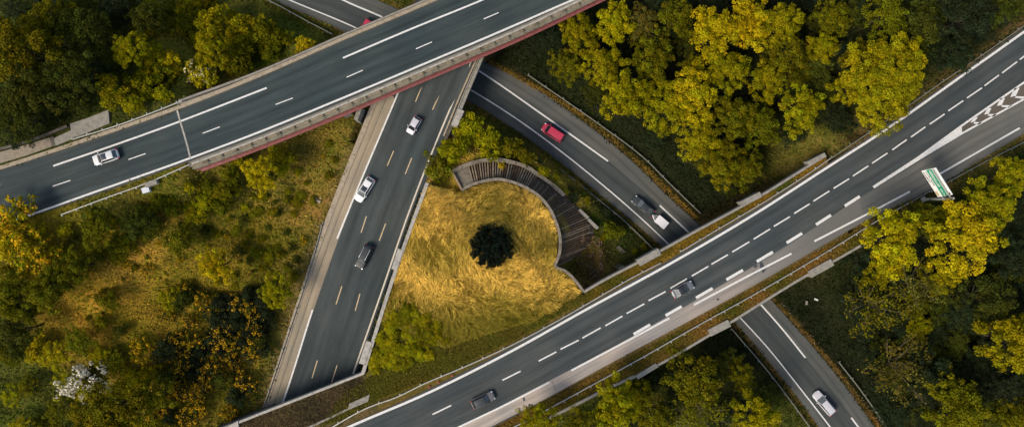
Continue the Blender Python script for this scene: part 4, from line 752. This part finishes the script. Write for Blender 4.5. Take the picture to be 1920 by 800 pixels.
# base colours
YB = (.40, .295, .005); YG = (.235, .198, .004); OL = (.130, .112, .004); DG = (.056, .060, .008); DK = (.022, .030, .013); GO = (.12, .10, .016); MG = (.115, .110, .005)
def vary(c, a=.15): f = rng.uniform(1-a, 1+a); return tuple(x*f*rng.uniform(.94, 1.06) for x in c)
T = [ # the wood at the upper right
 ('broad', 1085, 62, 46, YG, 'yellow-green tree at the wood corner nearest the red overpass'), ('broad', 1150, 45, 46, YB, 'bright yellow tree at the top of the wood, next to the corner tree'), ('broad', 1128, 125, 48, YG, 'tree on the left edge of the wood above the red minivan'),
 ('loose', 1062, 125, 36, OL, 'thin olive tree at the far left edge of the wood'), ('broad', 1175, 178, 58, YG, 'wide tree on the lower left edge of the wood above the low road'), ('broad', 1222, 118, 48, OL, 'olive tree inside the wood between two yellow crowns'),
 ('broad', 1250, 200, 55, YG, 'tree above the bend of the guardrail at the lower edge of the wood'), ('broad', 1300, 178, 56, YB, 'brightest tall yellow tree in the middle of the wood'), ('broad', 1362, 132, 52, YG, 'round yellow-green tree right of the brightest crown'), ('broad', 1338, 62, 58, YB, 'large yellow tree at the top middle of the wood'),
 ('broad', 1405, 45, 55, YB, 'large yellow crown touching the top edge, right of the middle'), ('broad', 1462, 50, 50, YG, 'crown at the top of the wood left of the dark gap'), ('loose', 1262, 40, 44, OL, 'dull olive tree at the top between yellow crowns'), ('loose', 1205, 42, 34, GO, 'brownish olive tree at the top of the wood'),
 ('broad', 1372, 222, 50, OL, 'olive crown in the lower middle of the wood'), ('broad', 1308, 262, 50, YG, 'yellow-green crown low in the wood above the dark car'), ('broad', 1352, 308, 50, OL, 'olive crown near the lowest corner of the wood'), ('loose', 1392, 318, 38, OL, 'loose tree at the lowest corner of the wood by the bridge'),
 ('loose', 1425, 235, 44, OL, 'olive tree between the wood middle and the round roadside tree'), ('broad', 1502, 205, 50, YG, 'separate round tree left of the giant crown'), ('broad', 1440, 150, 46, YG, 'crown in the right part of the wood'), ('loose', 1478, 112, 44, OL, 'loose olive tree above the separate round tree'),
 ('broad', 1540, 90, 36, YG, 'small tree between the wood and the giant crown'), ('loose', 1560, 35, 40, OL, 'olive tree at the top left of the giant crown'), ('giant', 1660, 150, 80, YG, 'giant round crown beside the long right road'), ('broad', 1592, 165, 40, YG, 'smaller crown leaning on the left side of the giant crown'),
 ('broad', 1618, 108, 42, OL, 'olive crown at the upper left side of the giant crown'), ('loose', 1728, 55, 45, DG, 'dark tree above the giant crown'), ('loose', 1660, 28, 46, OL, 'dark olive tree at the top above the giant crown'),
 ('loose', 1810, 35, 50, DK, 'nearly black tree in the upper right corner'), ('loose', 1790, 105, 34, DK, 'small black-green tree between the giant crown and the road'), ('loose', 1870, 15, 40, DG, 'dark tree at the far upper right corner'),
 # lower right
 ('broad', 1672, 448, 56, YB, 'yellow tree nearest the verge below the exit lane'), ('broad', 1808, 448, 66, YB, 'largest bright yellow tree below the direction sign'), ('broad', 1778, 418, 34, YG, 'yellow-green tree just below the direction sign'), ('broad', 1858, 385, 46, YG, 'tree right of the direction sign below the exit lane'),
 ('broad', 1895, 330, 42, YG, 'tree at the right edge close to the exit lane'), ('loose', 1728, 408, 36, OL, 'olive tree in front of the direction sign post'), ('broad', 1660, 500, 40, YG, 'tree below the yellow tree nearest the verge'), ('broad', 1760, 520, 36, YG, 'tree tucked under the largest yellow crown'),
 ('bare', 1718, 535, 54, GO, 'thin brown tree with bare branches below the yellow pair'), ('bare', 1650, 570, 66, OL, 'wide thin tree with visible branches left of the dark wood'), ('broad', 1722, 612, 26, YG, 'small bright clump beside the wide thin tree'), ('bare', 1690, 690, 70, GO, 'low thin tree above the bottom edge, mostly twigs'),
 ('broad', 1900, 640, 62, YG, 'yellow-green tree cut by the right edge at the lower right'), ('loose', 1845, 555, 54, DG, 'dark green tree between the yellow crown and right edge tree'), ('broad', 1790, 760, 60, OL, 'dull olive tree at the bottom right'), ('loose', 1900, 480, 44, DK, 'very dark tree at the right edge in the middle'),
 ('loose', 1905, 780, 40, OL, 'tree in the bottom right corner'), ('loose', 1880, 720, 42, DK, 'black-green tree above the bottom right corner'), ('loose', 1745, 700, 50, DK, 'very dark tree left of the dull olive tree'), 
 ('broad', 1155, 760, 48, YG, 'yellow-green tree touching the verge below the pale shoulder'), ('broad', 1195, 742, 34, OL, 'small olive tree right of the one touching the verge'), ('loose', 1300, 712, 58, OL, 'loose tall tree in the middle below the bridge'), ('broad', 1010, 785, 34, YG, 'tree top at the bottom edge beside the verge'),
 ('broad', 1415, 782, 48, YG, 'bright tree at the bottom left of the low road'), ('loose', 1390, 705, 30, OL, 'slim tree between the bridge and the low road'), ('bare', 1320, 775, 60, OL, 'thin branched tree at the bottom edge'), ('loose', 1230, 790, 46, OL, 'dull tree at the bottom edge below the small olive tree'), ('loose', 1095, 800, 40, OL, 'olive tree at the bottom edge left of the tree touching the verge'),
 # by the curved wall
 ('shrub', 880, 240, 34, YG, 'yellow-green bush beside the bridge end of the middle road'), ('shrub', 912, 268, 34, YG, 'largest bush above the curved slabs'), ('shrub', 850, 282, 30, YG, 'bright bush between middle road and curved slabs'), ('shrub', 822, 316, 32, MG, 'dark green bush at the head of the straight wall'),
 ('shrub', 950, 280, 30, OL, 'bush at the right end of the bushes above the slabs'), ('shrub', 985, 295, 20, OL, 'small bush against the top of the slab wall'), ('shrub', 1148, 433, 22, MG, 'lone green bush by the guardrail next to the ribbed slope'),
 ('shrub', 940, 312, 9, YB, 'tiny yellow bush growing from the ribbed slope'), ('shrub', 1018, 322, 13, YG, 'small yellow-green bush outside the slab wall'), ('shrub', 1058, 360, 7, YG, 'tiny bush at the end of the slab wall'),
 # the bank between the roads
    
 # left side
 ('broad', 487, 325, 34, YB, 'bright yellow tree just below the red girder'), ('shrub', 530, 300, 30, YG, 'olive bush right of the bright yellow tree'), ('shrub', 448, 298, 20, YG, 'small bush under the red girder left of the yellow tree'), ('broad', 402, 498, 33, YB, 'lone bright yellow bush in the brown field'),
 ('broad', 517, 544, 34, YG, 'round green tree beside the worn shoulder'), ('gorse', 277, 506, 15, GO, 'small golden gorse left of the lone bush'), ('shrub', 336, 452, 30, MG, 'green bush above the lone bright bush'), ('shrub', 320, 560, 26, YG, 'bright low bush below the golden gorse'),
 ('shrub', 205, 560, 24, MG, 'green bush in the middle of the brown slope'), ('gorse', 345, 545, 20, DG, 'dark bush with gold flowers in the brown field'), ('shrub', 190, 605, 16, OL, 'olive tuft low on the brown slope'), ('shrub', 225, 620, 14, DG, 'dark tuft low on the brown slope'),
 ('blossom', 163, 712, 38, YG, 'white flowering bush at the lower left'), ('gorse', 265, 655, 26, OL, 'golden bush above the white flowering bush'), ('gorse', 175, 665, 14, OL, 'small golden bush left of the white flowers'), ('gorse', 8, 662, 14, OL, 'golden bush at the left edge'),
 ('broad', 200, 770, 62, OL, 'large olive tree below the white flowering bush'), ('loose', 290, 740, 40, MG, 'green tree right of the large olive tree'), ('gorse', 30, 415, 50, YG, 'orange-gold bush overlapping the end of the upper road'), ('gorse', 60, 470, 48, YG, 'gold flowered bush below the end of the upper road'),
 ('shrub', 20, 455, 36, YB, 'golden bush at the left edge below the upper road'), ('broad', 25, 560, 46, MG, 'dark green tree at the left edge beside the slope'), ('broad', 85, 545, 40, MG, 'green tree on the upper left of the brown slope'), ('broad', 135, 500, 36, MG, 'green tree leading up from the left edge'),
 ('loose', 30, 620, 40, DG, 'dark tree at the left edge below the slope top'), ('broad', 180, 430, 34, MG, 'green tree below the upper road in the left field'), ('broad', 262, 420, 34, DG, 'dark green tree in the left field below the concrete blocks'), ('shrub', 225, 455, 24, MG, 'green shrub between the two left field trees'),
 # upper left
 ('broad', 35, 100, 66, OL, 'large olive tree at the upper left edge'), ('broad', 85, 50, 50, OL, 'olive tree near the upper left corner'), ('broad', 60, 170, 54, DG, 'dark tree above the low mossy wall'), ('loose', 150, 60, 54, DG, 'dark tree right of the upper left corner'), ('loose', 30, 220, 44, DG, 'dark tree at the left edge above the paving'),
 ('loose', 140, 145, 46, DG, 'dark tree in the middle of the upper left wood'), ('broad', 243, 92, 33, YG, 'bright round tree in the upper left wood'), ('shrub', 320, 112, 22, YB, 'small bright bush right of the round tree'), ('shrub', 185, 150, 24, YG, 'bright bush above the cracked paving'), ('shrub', 215, 175, 34, YG, 'wide bush between cracked paving and wood'),
 ('shrub', 270, 165, 32, YG, 'bush above the expansion joint'), ('shrub', 300, 140, 28, OL, 'olive bush higher on the upper bank'), ('spot', 379, 142, 30, YB, 'yellow bush with a few white flowers by the red edged overpass'), ('broad', 395, 92, 34, YG, 'olive tree above the yellow bush by the overpass'), ('shrub', 440, 110, 34, OL, 'olive shrub on the bank by the overpass'),
 ('shrub', 570, 84, 20, YB, 'bright yellow bush at the corner of the low road and the overpass'), ('shrub', 505, 65, 34, OL, 'olive shrub beside the low road at the top'), ('shrub', 460, 55, 36, YG, 'green shrub left of the low road at the top'), ('shrub', 250, 198, 20, YG, 'bright bush right of the cracked paving'),
 ('loose', 275, 35, 40, DG, 'dark tree at the top of the upper left wood'), ('shrub', 345, 45, 32, OL, 'olive shrub near the top edge'), ('shrub', 400, 40, 34, YG, 'yellow-green shrub near the top edge'), ('loose', 220, 10, 40, DK, 'very dark tree touching the top edge'),
]
for kind, px, py, r_, c, lab in T:
    plant(kind, px, py, r_, vary(c, .08), lab, 'shrub' if kind in ('shrub', 'gorse', 'blossom', 'spot') else 'tree', hs={'shrub': .35 if (690 < px < 830 and py > 560) else .9, 'gorse': .9, 'blossom': 1.7}.get(kind, 1.0 if r_ < 80 else .8), rz=.25 if kind == 'blossom' else None)
# groups of look-alikes nobody could tell apart
def fill(poly, n, mind, kinds, rr, cols, label, cat, group, hs=.8, avoid=()):
    pts = []; P = np.array(poly, float); x0, y0 = P.min(0); x1, y1 = P.max(0); tries = 0
    while len(pts) < n and tries < n*60:
        tries += 1; x, y = rng.uniform(x0, x1), rng.uniform(y0, y1)
        if not inpoly(P, np.array([x]), np.array([y]))[0] or any(math.hypot(x-a, y-b) < mind for a, b in pts): continue
        if any(math.hypot(x-a, y-b) < c for a, b, c in avoid): continue
        g = ground_xyz(x, y); gx, gy = np.array([g.x]), np.array([g.y]); rad = rng.uniform(*rr)
        if min(dline(q, gx, gy)[0] for q in (R_poly, M_poly)) < rad*.1+.6 or any(inpoly(q, gx, gy)[0] for q in (R_poly, M_poly, D_poly, A_poly)): continue
        if dline(D_poly, gx, gy)[0] < rad*.1+.8: continue
        pts.append((x, y)); plant(kinds[int(rng.integers(len(kinds)))], x, y, rad, vary(cols[int(rng.integers(len(cols)))], .2), label, cat, group, hs=hs)
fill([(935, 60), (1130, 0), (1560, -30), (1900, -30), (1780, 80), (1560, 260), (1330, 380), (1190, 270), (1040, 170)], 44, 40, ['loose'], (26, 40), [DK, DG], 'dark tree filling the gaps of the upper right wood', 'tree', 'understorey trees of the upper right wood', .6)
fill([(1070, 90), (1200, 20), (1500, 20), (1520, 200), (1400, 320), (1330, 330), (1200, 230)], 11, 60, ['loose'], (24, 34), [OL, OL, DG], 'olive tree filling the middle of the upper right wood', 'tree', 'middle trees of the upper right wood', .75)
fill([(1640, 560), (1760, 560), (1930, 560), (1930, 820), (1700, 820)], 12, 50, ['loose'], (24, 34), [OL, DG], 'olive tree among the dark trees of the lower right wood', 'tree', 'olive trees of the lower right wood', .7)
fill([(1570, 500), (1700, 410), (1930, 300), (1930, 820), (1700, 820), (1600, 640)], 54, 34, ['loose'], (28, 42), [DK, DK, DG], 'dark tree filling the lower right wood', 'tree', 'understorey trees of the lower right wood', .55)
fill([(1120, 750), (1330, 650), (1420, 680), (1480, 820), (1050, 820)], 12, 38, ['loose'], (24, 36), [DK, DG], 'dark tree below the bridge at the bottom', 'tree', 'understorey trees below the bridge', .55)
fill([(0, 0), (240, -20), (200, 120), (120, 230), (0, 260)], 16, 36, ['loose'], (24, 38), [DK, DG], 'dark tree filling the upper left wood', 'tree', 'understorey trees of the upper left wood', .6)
fill([(220, 0), (480, 0), (600, 70), (560, 90), (250, 210), (210, 150)], 30, 24, ['shrub'], (15, 28), [OL, YG, YG, MG], 'mixed olive shrub on the bank above the overpass', 'shrub', 'shrubs on the bank above the overpass', .8)
fill([(320, 540), (500, 555), (490, 640), (440, 800), (270, 800), (330, 700), (300, 640)], 42, 22, ['gorse', 'gorse', 'shrub'], (15, 27), [DK, DG, DK], 'dark bush with gold flowers in the lower left thicket', 'shrub', 'flowering bushes of the lower left thicket', .9)
fill([(0, 660), (150, 640), (320, 700), (330, 810), (0, 810)], 26, 30, ['shrub', 'loose'], (18, 30), [MG, MG, OL, YG, DG], 'green bush in the lower left corner wood', 'shrub', 'bushes of the lower left corner', .7)
fill([(0, 480), (200, 400), (380, 330), (440, 300), (460, 380), (330, 420), (200, 500), (40, 600), (0, 620)], 32, 24, ['shrub'], (12, 26), [MG, MG, OL, YG, DG], 'green shrub on the bank below the upper road', 'shrub', 'shrubs on the bank below the upper road', .75)
fill([(340, 330), (560, 280), (660, 240), (600, 460), (480, 640), (330, 500), (200, 620), (150, 600)], 64, 16, ['shrub', 'shrub', 'shrub', 'gorse'], (4, 12), [OL, OL, MG, YG, DG], 'small low bush scattered in the brown field', 'shrub', 'small bushes of the brown field', .7)
fill([(960, 262), (1240, 470), (1200, 485), (1110, 440), (1060, 350), (960, 290)], 16, 14, ['shrub'], (6, 13), [DG, DK, OL], 'low dark bush between the ribbed slope and the low road', 'shrub', 'low bushes outside the ribbed slope', .5)
fill([(712, 600), (760, 580), (820, 600), (838, 640), (790, 680), (720, 700), (690, 690)], 44, 12, ['shrub'], (9, 16), [YG, YG, OL], 'low bright shrub in the corner thicket beside the straight wall', 'shrub', 'low shrubs in the wall corner', .45)
fill([(400, 560), (500, 545), (495, 660), (430, 690), (385, 640)], 22, 17, ['shrub'], (14, 24), [DK, DK, (.014, .019, .010)], 'nearly black bush in the dark patch of the lower left thicket', 'shrub', 'black bushes of the thicket', .75)
# the round black bush in the golden grass
proto('yew', 0, 4.1, 1.25, 300, .38, .11, flat=.2, spiky=.25, tr=.12, irr=.05)
plant('yew', 921, 462, 41.5, (.009, .014, .010), 'big round nearly black bush in the middle of the golden grass', 'shrub', name='round_bush')
fill([(880, 310), (960, 306), (1040, 370), (1090, 430), (1075, 470), (1050, 400), (1000, 350), (900, 330)], 7, 16, ['shrub'], (3, 6.5), [OL, DG, YG], 'small weed growing between the concrete ribs', 'plant', 'weeds on the ribbed slope', .5)
fill([(1700, -20), (1880, -60), (1980, -40), (1900, 40), (1770, 125), (1740, 60)], 22, 24, ['loose'], (22, 34), [DK, DG, DK], 'dark tree in the thick wood of the upper right corner', 'tree', 'dark trees of the upper right corner', .6)
fill([(390, 350), (650, 290), (560, 480), (500, 620), (420, 560), (370, 440)], 36, 14, ['shrub'], (7, 16), [OL, OL, MG, DG], 'olive scrub bush among the brown grass of the left slope', 'shrub', 'scrub bushes of the left slope', .4)
# ---------------------------------------------------------------- grass and ground cover (stuff)
def blades(name, pts, L, wd, cols, ang, label=None, lift=.35):
    """flopped grass blades: two joined quads each, bending along ang"""
    n = len(pts); d = np.stack([np.cos(ang), np.sin(ang)], -1); b = np.stack([-d[:, 1], d[:, 0]], -1); rows = []
    for t, hh, wf in ((0, 0, 1), (.5, 1, .9), (1, .72, .15)):
        c = pts[:, :2]+d*(L*t)[:, None]+b*(rng.normal(size=n)*.05*t)[:, None]; z = pts[:, 2]+hh*lift*L*rng.uniform(.5, 1.2, n)
        for s in (-1, 1): rows.append(np.c_[c+s*b*(wd*wf/2)[:, None], z+s*wd*.25])
    V = np.stack(rows, 1).reshape(-1, 3); I = np.arange(n)[:, None]*6; F = np.concatenate([I+np.array([[0, 1, 3, 2]]), I+np.array([[2, 3, 5, 4]])], 1).reshape(-1)
    me = bpy.data.meshes.new(name); me.vertices.add(6*n); me.vertices.foreach_set('co', V.ravel().astype(np.float32)); me.loops.add(8*n); me.loops.foreach_set('vertex_index', F.astype(np.int32))
    me.polygons.add(2*n); me.polygons.foreach_set('loop_start', np.arange(0, 8*n, 4, dtype=np.int32)); me.polygons.foreach_set('loop_total', np.full(2*n, 4, np.int32)); me.update(calc_edges=True)
    ca = me.color_attributes.new('Col', 'FLOAT_COLOR', 'POINT'); ca.data.foreach_set('color', np.repeat(np.c_[cols, np.ones(n)], 6, 0).ravel().astype(np.float32)); me.materials.append(GRASSM); me.validate()
    o = link(name, me); tag(o, label, None, None, 'stuff'); return o
def scat(poly, n, z=None):
    P = np.array(poly, float); x0, y0 = P.min(0); x1, y1 = P.max(0); A = np.zeros((0, 2))
    while len(A) < n: q = rng.uniform((x0, y0), (x1, y1), (n, 2)); A = np.vstack([A, q[inpoly(P, q[:, 0], q[:, 1])]])
    return A[:n]
def noise2(x, y, s, k=0):
    return (np.sin(x*s+1.7*np.sin(y*s*.7+k)+k)+np.sin(y*s*1.3+1.3*np.sin(x*s*.9+2*k)-k)+np.sin((x+y)*s*.8+k*3))/3
PG = [(801, 346), (866, 360), (886, 350), (905, 345), (935, 341), (958, 346), (983, 356), (1006, 371), (1024, 393), (1036, 417), (1044, 446), (1043, 475), (1035, 502), (1056, 512), (1074, 528), (1090, 550), (1000, 600), (830, 650), (712, 600), (745, 500)]
tc = scat([tuple(v) for v in XY(PG, ZD)], 5500); ta = np.arctan2(tc[:, 1]-HOLE.y, tc[:, 0]-HOLE.x)+math.pi*.42+.9*noise2(tc[:, 0], tc[:, 1], .42, 1)+1.2*noise2(tc[:, 0], tc[:, 1], 1.1, 2)+rng.normal(size=len(tc))*.35
tk = np.clip(.5+.55*noise2(tc[:, 0], tc[:, 1], .5, 4)+.42*rng.normal(size=len(tc)), 0, 1.15)
ti = rng.integers(0, len(tc), 90000); dd_ = rng.normal(size=(len(ti), 2))*np.array([.4, .16]); ca_, sa_ = np.cos(ta[ti]), np.sin(ta[ti])
q = tc[ti]+np.c_[dd_[:, 0]*ca_-dd_[:, 1]*sa_, dd_[:, 0]*sa_+dd_[:, 1]*ca_]; rr = np.hypot(q[:, 0]-HOLE.x, q[:, 1]-HOLE.y); keep = (rr > 2.5) & inpoly(XY(PG, ZD), q[:, 0], q[:, 1]); q = q[keep]; ti = ti[keep]
ang = ta[ti]+rng.normal(size=len(q))*.3; gr = np.clip(tk[ti]+rng.normal(size=len(q))*.1, 0, 1.2)[:, None]; low = np.clip((-(q[:, 1]-HOLE.y)-8)/5+.25*rng.normal(size=len(q)), 0, 1)[:, None]
g3 = np.clip(1.4*noise2(q[:, 0], q[:, 1], .33, 9)+.3*rng.normal(size=len(q)), 0, .5)[:, None]
cg = np.array([.82, .54, .10])*gr+np.array([.21, .13, .014])*(1-gr); cg = cg*(1-g3)+np.array([.24, .20, .018])*g3; cg = cg*(1-low*.85)+np.array([.15, .135, .012])*low*.85; cg *= rng.uniform(.5, 1.45, (len(q), 1))
blades('long_grass', np.c_[q, np.full(len(q), ZD-.12)+.25*np.clip(tk[ti], 0, 1)], rng.uniform(.35, .95, len(q)), rng.uniform(.035, .075, len(q)), cg, ang, 'long golden grass swirling round the dark shaft', .3)
# turf on the green bank along the long road
PB = [(700, 700), (712, 602), (830, 652), (1000, 602), (1092, 552), (1100, 562), (960, 640), (880, 676), (790, 716), (700, 752), (640, 785), (600, 800), (640, 740), (690, 710)]
q = scat([tuple(v) for v in XY(PB, ZD)], 16000); g2 = np.clip(.5+.5*noise2(q[:, 0], q[:, 1], .6, 3), 0, 1)[:, None]
cg = (np.array([.13, .13, .015])*g2+np.array([.17, .13, .02])*(1-g2)*.8)*rng.uniform(.5, 1.4, (len(q), 1))
blades('turf', np.c_[q, np.full(len(q), ZD-.12)], rng.uniform(.25, .6, len(q)), rng.uniform(.05, .10, len(q)), cg, rng.uniform(0, 6.28, len(q)), 'short green grass on the bank beside the long road', .6)
# verges on the deck
def vstrip(up, lo, n, z, c1, c2, label):
    a = resample(atl(up, z), 80); b = resample(atl(lo, z), 80); a = np.array([list(v) for v in a]); b = np.array([list(v) for v in b]); t = rng.random(n)*78; i = t.astype(int); f = (t-i)[:, None]; w = rng.random(n)[:, None]
    p = (a[i]*(1-f)+a[i+1]*f)*(1-w)+(b[i]*(1-f)+b[i+1]*f)*w; m = np.clip(.5+.8*noise2(p[:, 0], p[:, 1], .5, 5), 0, 1)[:, None]
    cc = (np.array(c1)*m+np.array(c2)*(1-m))*rng.uniform(.45, 1.5, (n, 1)); p[:, 2] -= .11
    blades('verge_grass', p, rng.uniform(.2, .55, n), rng.uniform(.05, .1, n), cc, rng.uniform(0, 6.28, n), label, .6)
vstrip([(905, 812), (1062, 731), (1262, 624), (1362, 568), (1442, 524), (1542, 466), (1642, 409)], [(960, 812), (1100, 746), (1230, 683), (1332, 624), (1440, 558), (1520, 511), (1620, 456)], 15000, ZD, (.26, .14, .03), (.12, .11, .015), 'rusty grass on the verge below the pale shoulder')
vstrip([(1098, 548), (1200, 493), (1300, 438), (1428, 368), (1515, 314), (1549, 293)], [(1098, 568), (1200, 513), (1300, 455), (1410, 392), (1530, 314), (1553, 299)], 8000, ZD, (.28, .16, .02), (.10, .11, .015), 'orange and green grass on the bridge verge above the long road')
vstrip([(430, 800), (560, 750), (680, 703)], [(560, 806), (640, 770), (695, 740)], 4500, ZD, (.12, .08, .04), (.07, .055, .03), 'brown grass on the earth covered bridge')
for a_, b_, c1, c2, lab, nn in (([(915, 118), (1088, 218), (1188, 298), (1264, 371), (1310, 415)], [(920, 114), (1092, 212), (1193, 293), (1269, 367), (1313, 412)], (.30, .17, .03), (.13, .10, .02), 'orange grass along the low road below the big wood', 2200),
        ([(1458, 570), (1530, 648), (1595, 728), (1650, 805)], [(1461, 567), (1534, 646), (1599, 726), (1655, 803)], (.22, .12, .03), (.10, .08, .02), 'orange grass right of the low road at the bottom', 1300),
        ([(958, 238), (1033, 293), (1148, 386), (1240, 464)], [(950, 248), (1020, 302), (1138, 396), (1228, 470)], (.14, .12, .02), (.07, .07, .02), 'green grass between low road and its lower guardrail', 2500),
        ([(508, 2), (642, 62)], [(490, 8), (622, 72)], (.14, .12, .02), (.07, .07, .02), 'grass left of the low road at the top', 1200)):
    vstrip(a_, b_, nn, .1, c1, c2, lab)
# rough herbs everywhere else
xx = rng.uniform(-100, 100, 120000); yy = rng.uniform(-44, 44, 120000); ok = ~inpoly(A_poly, xx, yy) & ~inpoly(D_poly, xx, yy) & ~inpoly(M_poly, xx, yy) & ~inpoly(R_poly, xx, yy) & ~inpoly(P_plat, xx, yy) & ~inpoly(P_brD, xx, yy) & ~inpoly(rib_poly, xx, yy) & ~inpoly(XY([(-60, 300), (101, 252), (131, 228), (210, 202), (210, 235), (50, 295), (-60, 322)], ZA), xx, yy)
xx, yy = xx[ok], yy[ok]; zz = hgt(xx, yy); cc = ground_col(xx, yy, zz); n_ = len(xx); gm = np.clip(.5+.9*noise2(xx, yy, .45, 6)+.2*rng.normal(size=n_), 0, 1)[:, None]
cc = (cc*1.25*gm+(cc*np.array([.55, .85, .35]))*(1-gm))*rng.uniform(.4, 1.7, (n_, 1))
blades('undergrowth', np.c_[xx, yy, zz], rng.uniform(.25, .75, n_), rng.uniform(.08, .2, n_), cc, rng.uniform(0, 6.28, n_), 'rough grass and herbs on the banks', .55)
# ---------------------------------------------------------------- small things
def lump(name, px, py, z, size, mat, label, cat, seed=0, group=None):
    p = ground_xyz(px, py) if z is None else at(px, py, z); r_ = random.Random(seed+int(px)); mb = MB(); mb.box((0, 0, size[2]/2), size, 0, 0, r_.uniform(.75, .95)); o = mb.build(name, mat); o.location = p; o.rotation_euler = (r_.uniform(-.1, .1), r_.uniform(-.1, .1), r_.uniform(0, 3))
    return tag(o, label, cat, group)
o = lump('concrete_block', 287, 344, None, (2.4, .95, .5), CONC, 'tan concrete block below the guardrail near the expansion joint', 'block'); o.rotation_euler = (0, 0, .32); o.location.z += .3
o = lump('metal_cabinet', 277, 356, None, (1.3, 1.0, .6), simple('cabinet_white', (.62, .64, .68), .5, 0, .1, 3), 'white box lying in the grass below the upper road', 'box'); o.rotation_euler = (.05, .05, .3); o.location.z += .25
for x, y, s in ((263, 354, .35), (257, 353, .22), (268, 358, .25)): lump('rubble', x, y, None, (s, s*.8, s*.6), KERB, 'pale stone beside the white box', 'stone', 1, 'stones by the white box')
for x, y, s in ((592, 372, .7), (598, 378, .8), (590, 380, .45), (601, 371, .4)): lump('rock', x, y, None, (s, s*.7, s*.5), KERB, 'pale rock lying in the brown field near the worn shoulder', 'rock', 2, 'rocks in the brown field')
lump('white_board', 1530, 561, 1.0, (.75, .35, .15), WHITE, 'white board lying in the dark ground beside the low road', 'board', 3)
lump('concrete_scrap', 1512, 567, .9, (.8, .4, .2), CONC, 'grey slab fragment left of the white board', 'slab', 3)
rp_ = simple('faded_red_plastic', (.45, .06, .05), .6)
for x, y, w_ in ((848, 703, 'right'), (822, 716, 'middle'), (805, 724, 'left')): lump('reflector', x, y, ZD, (.35, .25, .2), rp_, w_+'most of the three red scraps below the guardrail of the green bank' if w_ != 'middle' else 'middle one of the three red scraps below the guardrail of the green bank', 'litter', 4)
mb = MB(); p = [at(1158, 462, 1.5), at(1170, 474, 1.2)]; mb.beam(p[0], p[1], .7, .4); o = mb.build('concrete_slab', CONC_D); center_mesh(o); tag(o, 'dark slab lying near the lone bush by the guardrail', 'slab')
mb = MB(); p = [at(352, 322, 10.5), at(415, 302, 10.8)]; mb.beam(p[0], p[1], .5, .5); q_ = [at(330, 331, 10), at(372, 318, 10)]; mb.beam(q_[0], q_[1], .4, .4); o = mb.build('steel_beam', simple('faded_red_steel', (.34, .11, .11), .6, 0, .3, 1)); center_mesh(o); tag(o, 'faded red steel beam at the end of the overpass', 'beam')
def litter():
    P = []
    for _ in range(170):
        a = random.random(); s = random.choice(('m', 'r', 'd'))
        if s == 'm': x, y = 500+a*110, 760-a*345; x -= random.uniform(4, 16); z = zM(x, y)
        elif s == 'r': x, y = 1460+a*190, 565+a*235; x += random.uniform(2, 12); z = 0
        else: x, y = 980+a*640, 772-a*350; x += random.uniform(-8, 8); z = ZD
        P.append(at(x, y, z+.12))
    mb = MB()
    for p in P: s = random.uniform(.06, .16); mb.box(p, (s, s*.7, s*.4), random.random()*3)
    tag(mb.build('gravel', CONC_L), 'pale grit and stones scattered along the road edges', kind='stuff')
litter()
# rubble at the foot of the ribs
mb = MB()
for _ in range(160):
    x, y = random.uniform(1062, 1130), random.uniform(440, 525)
    if y > 430+ (x-1062)*1.4+40: continue
    g = ground_xyz(x, y); s = random.uniform(.25, .9); mb.box((g.x, g.y, g.z+.1), (s, s*.5, s*.35), random.random()*3, 0, .7)
tag(mb.build('rubble', concrete('brown_rubble', (.15, .095, .06), .4, 2)), 'brown broken rubble below the ribs', kind='stuff')
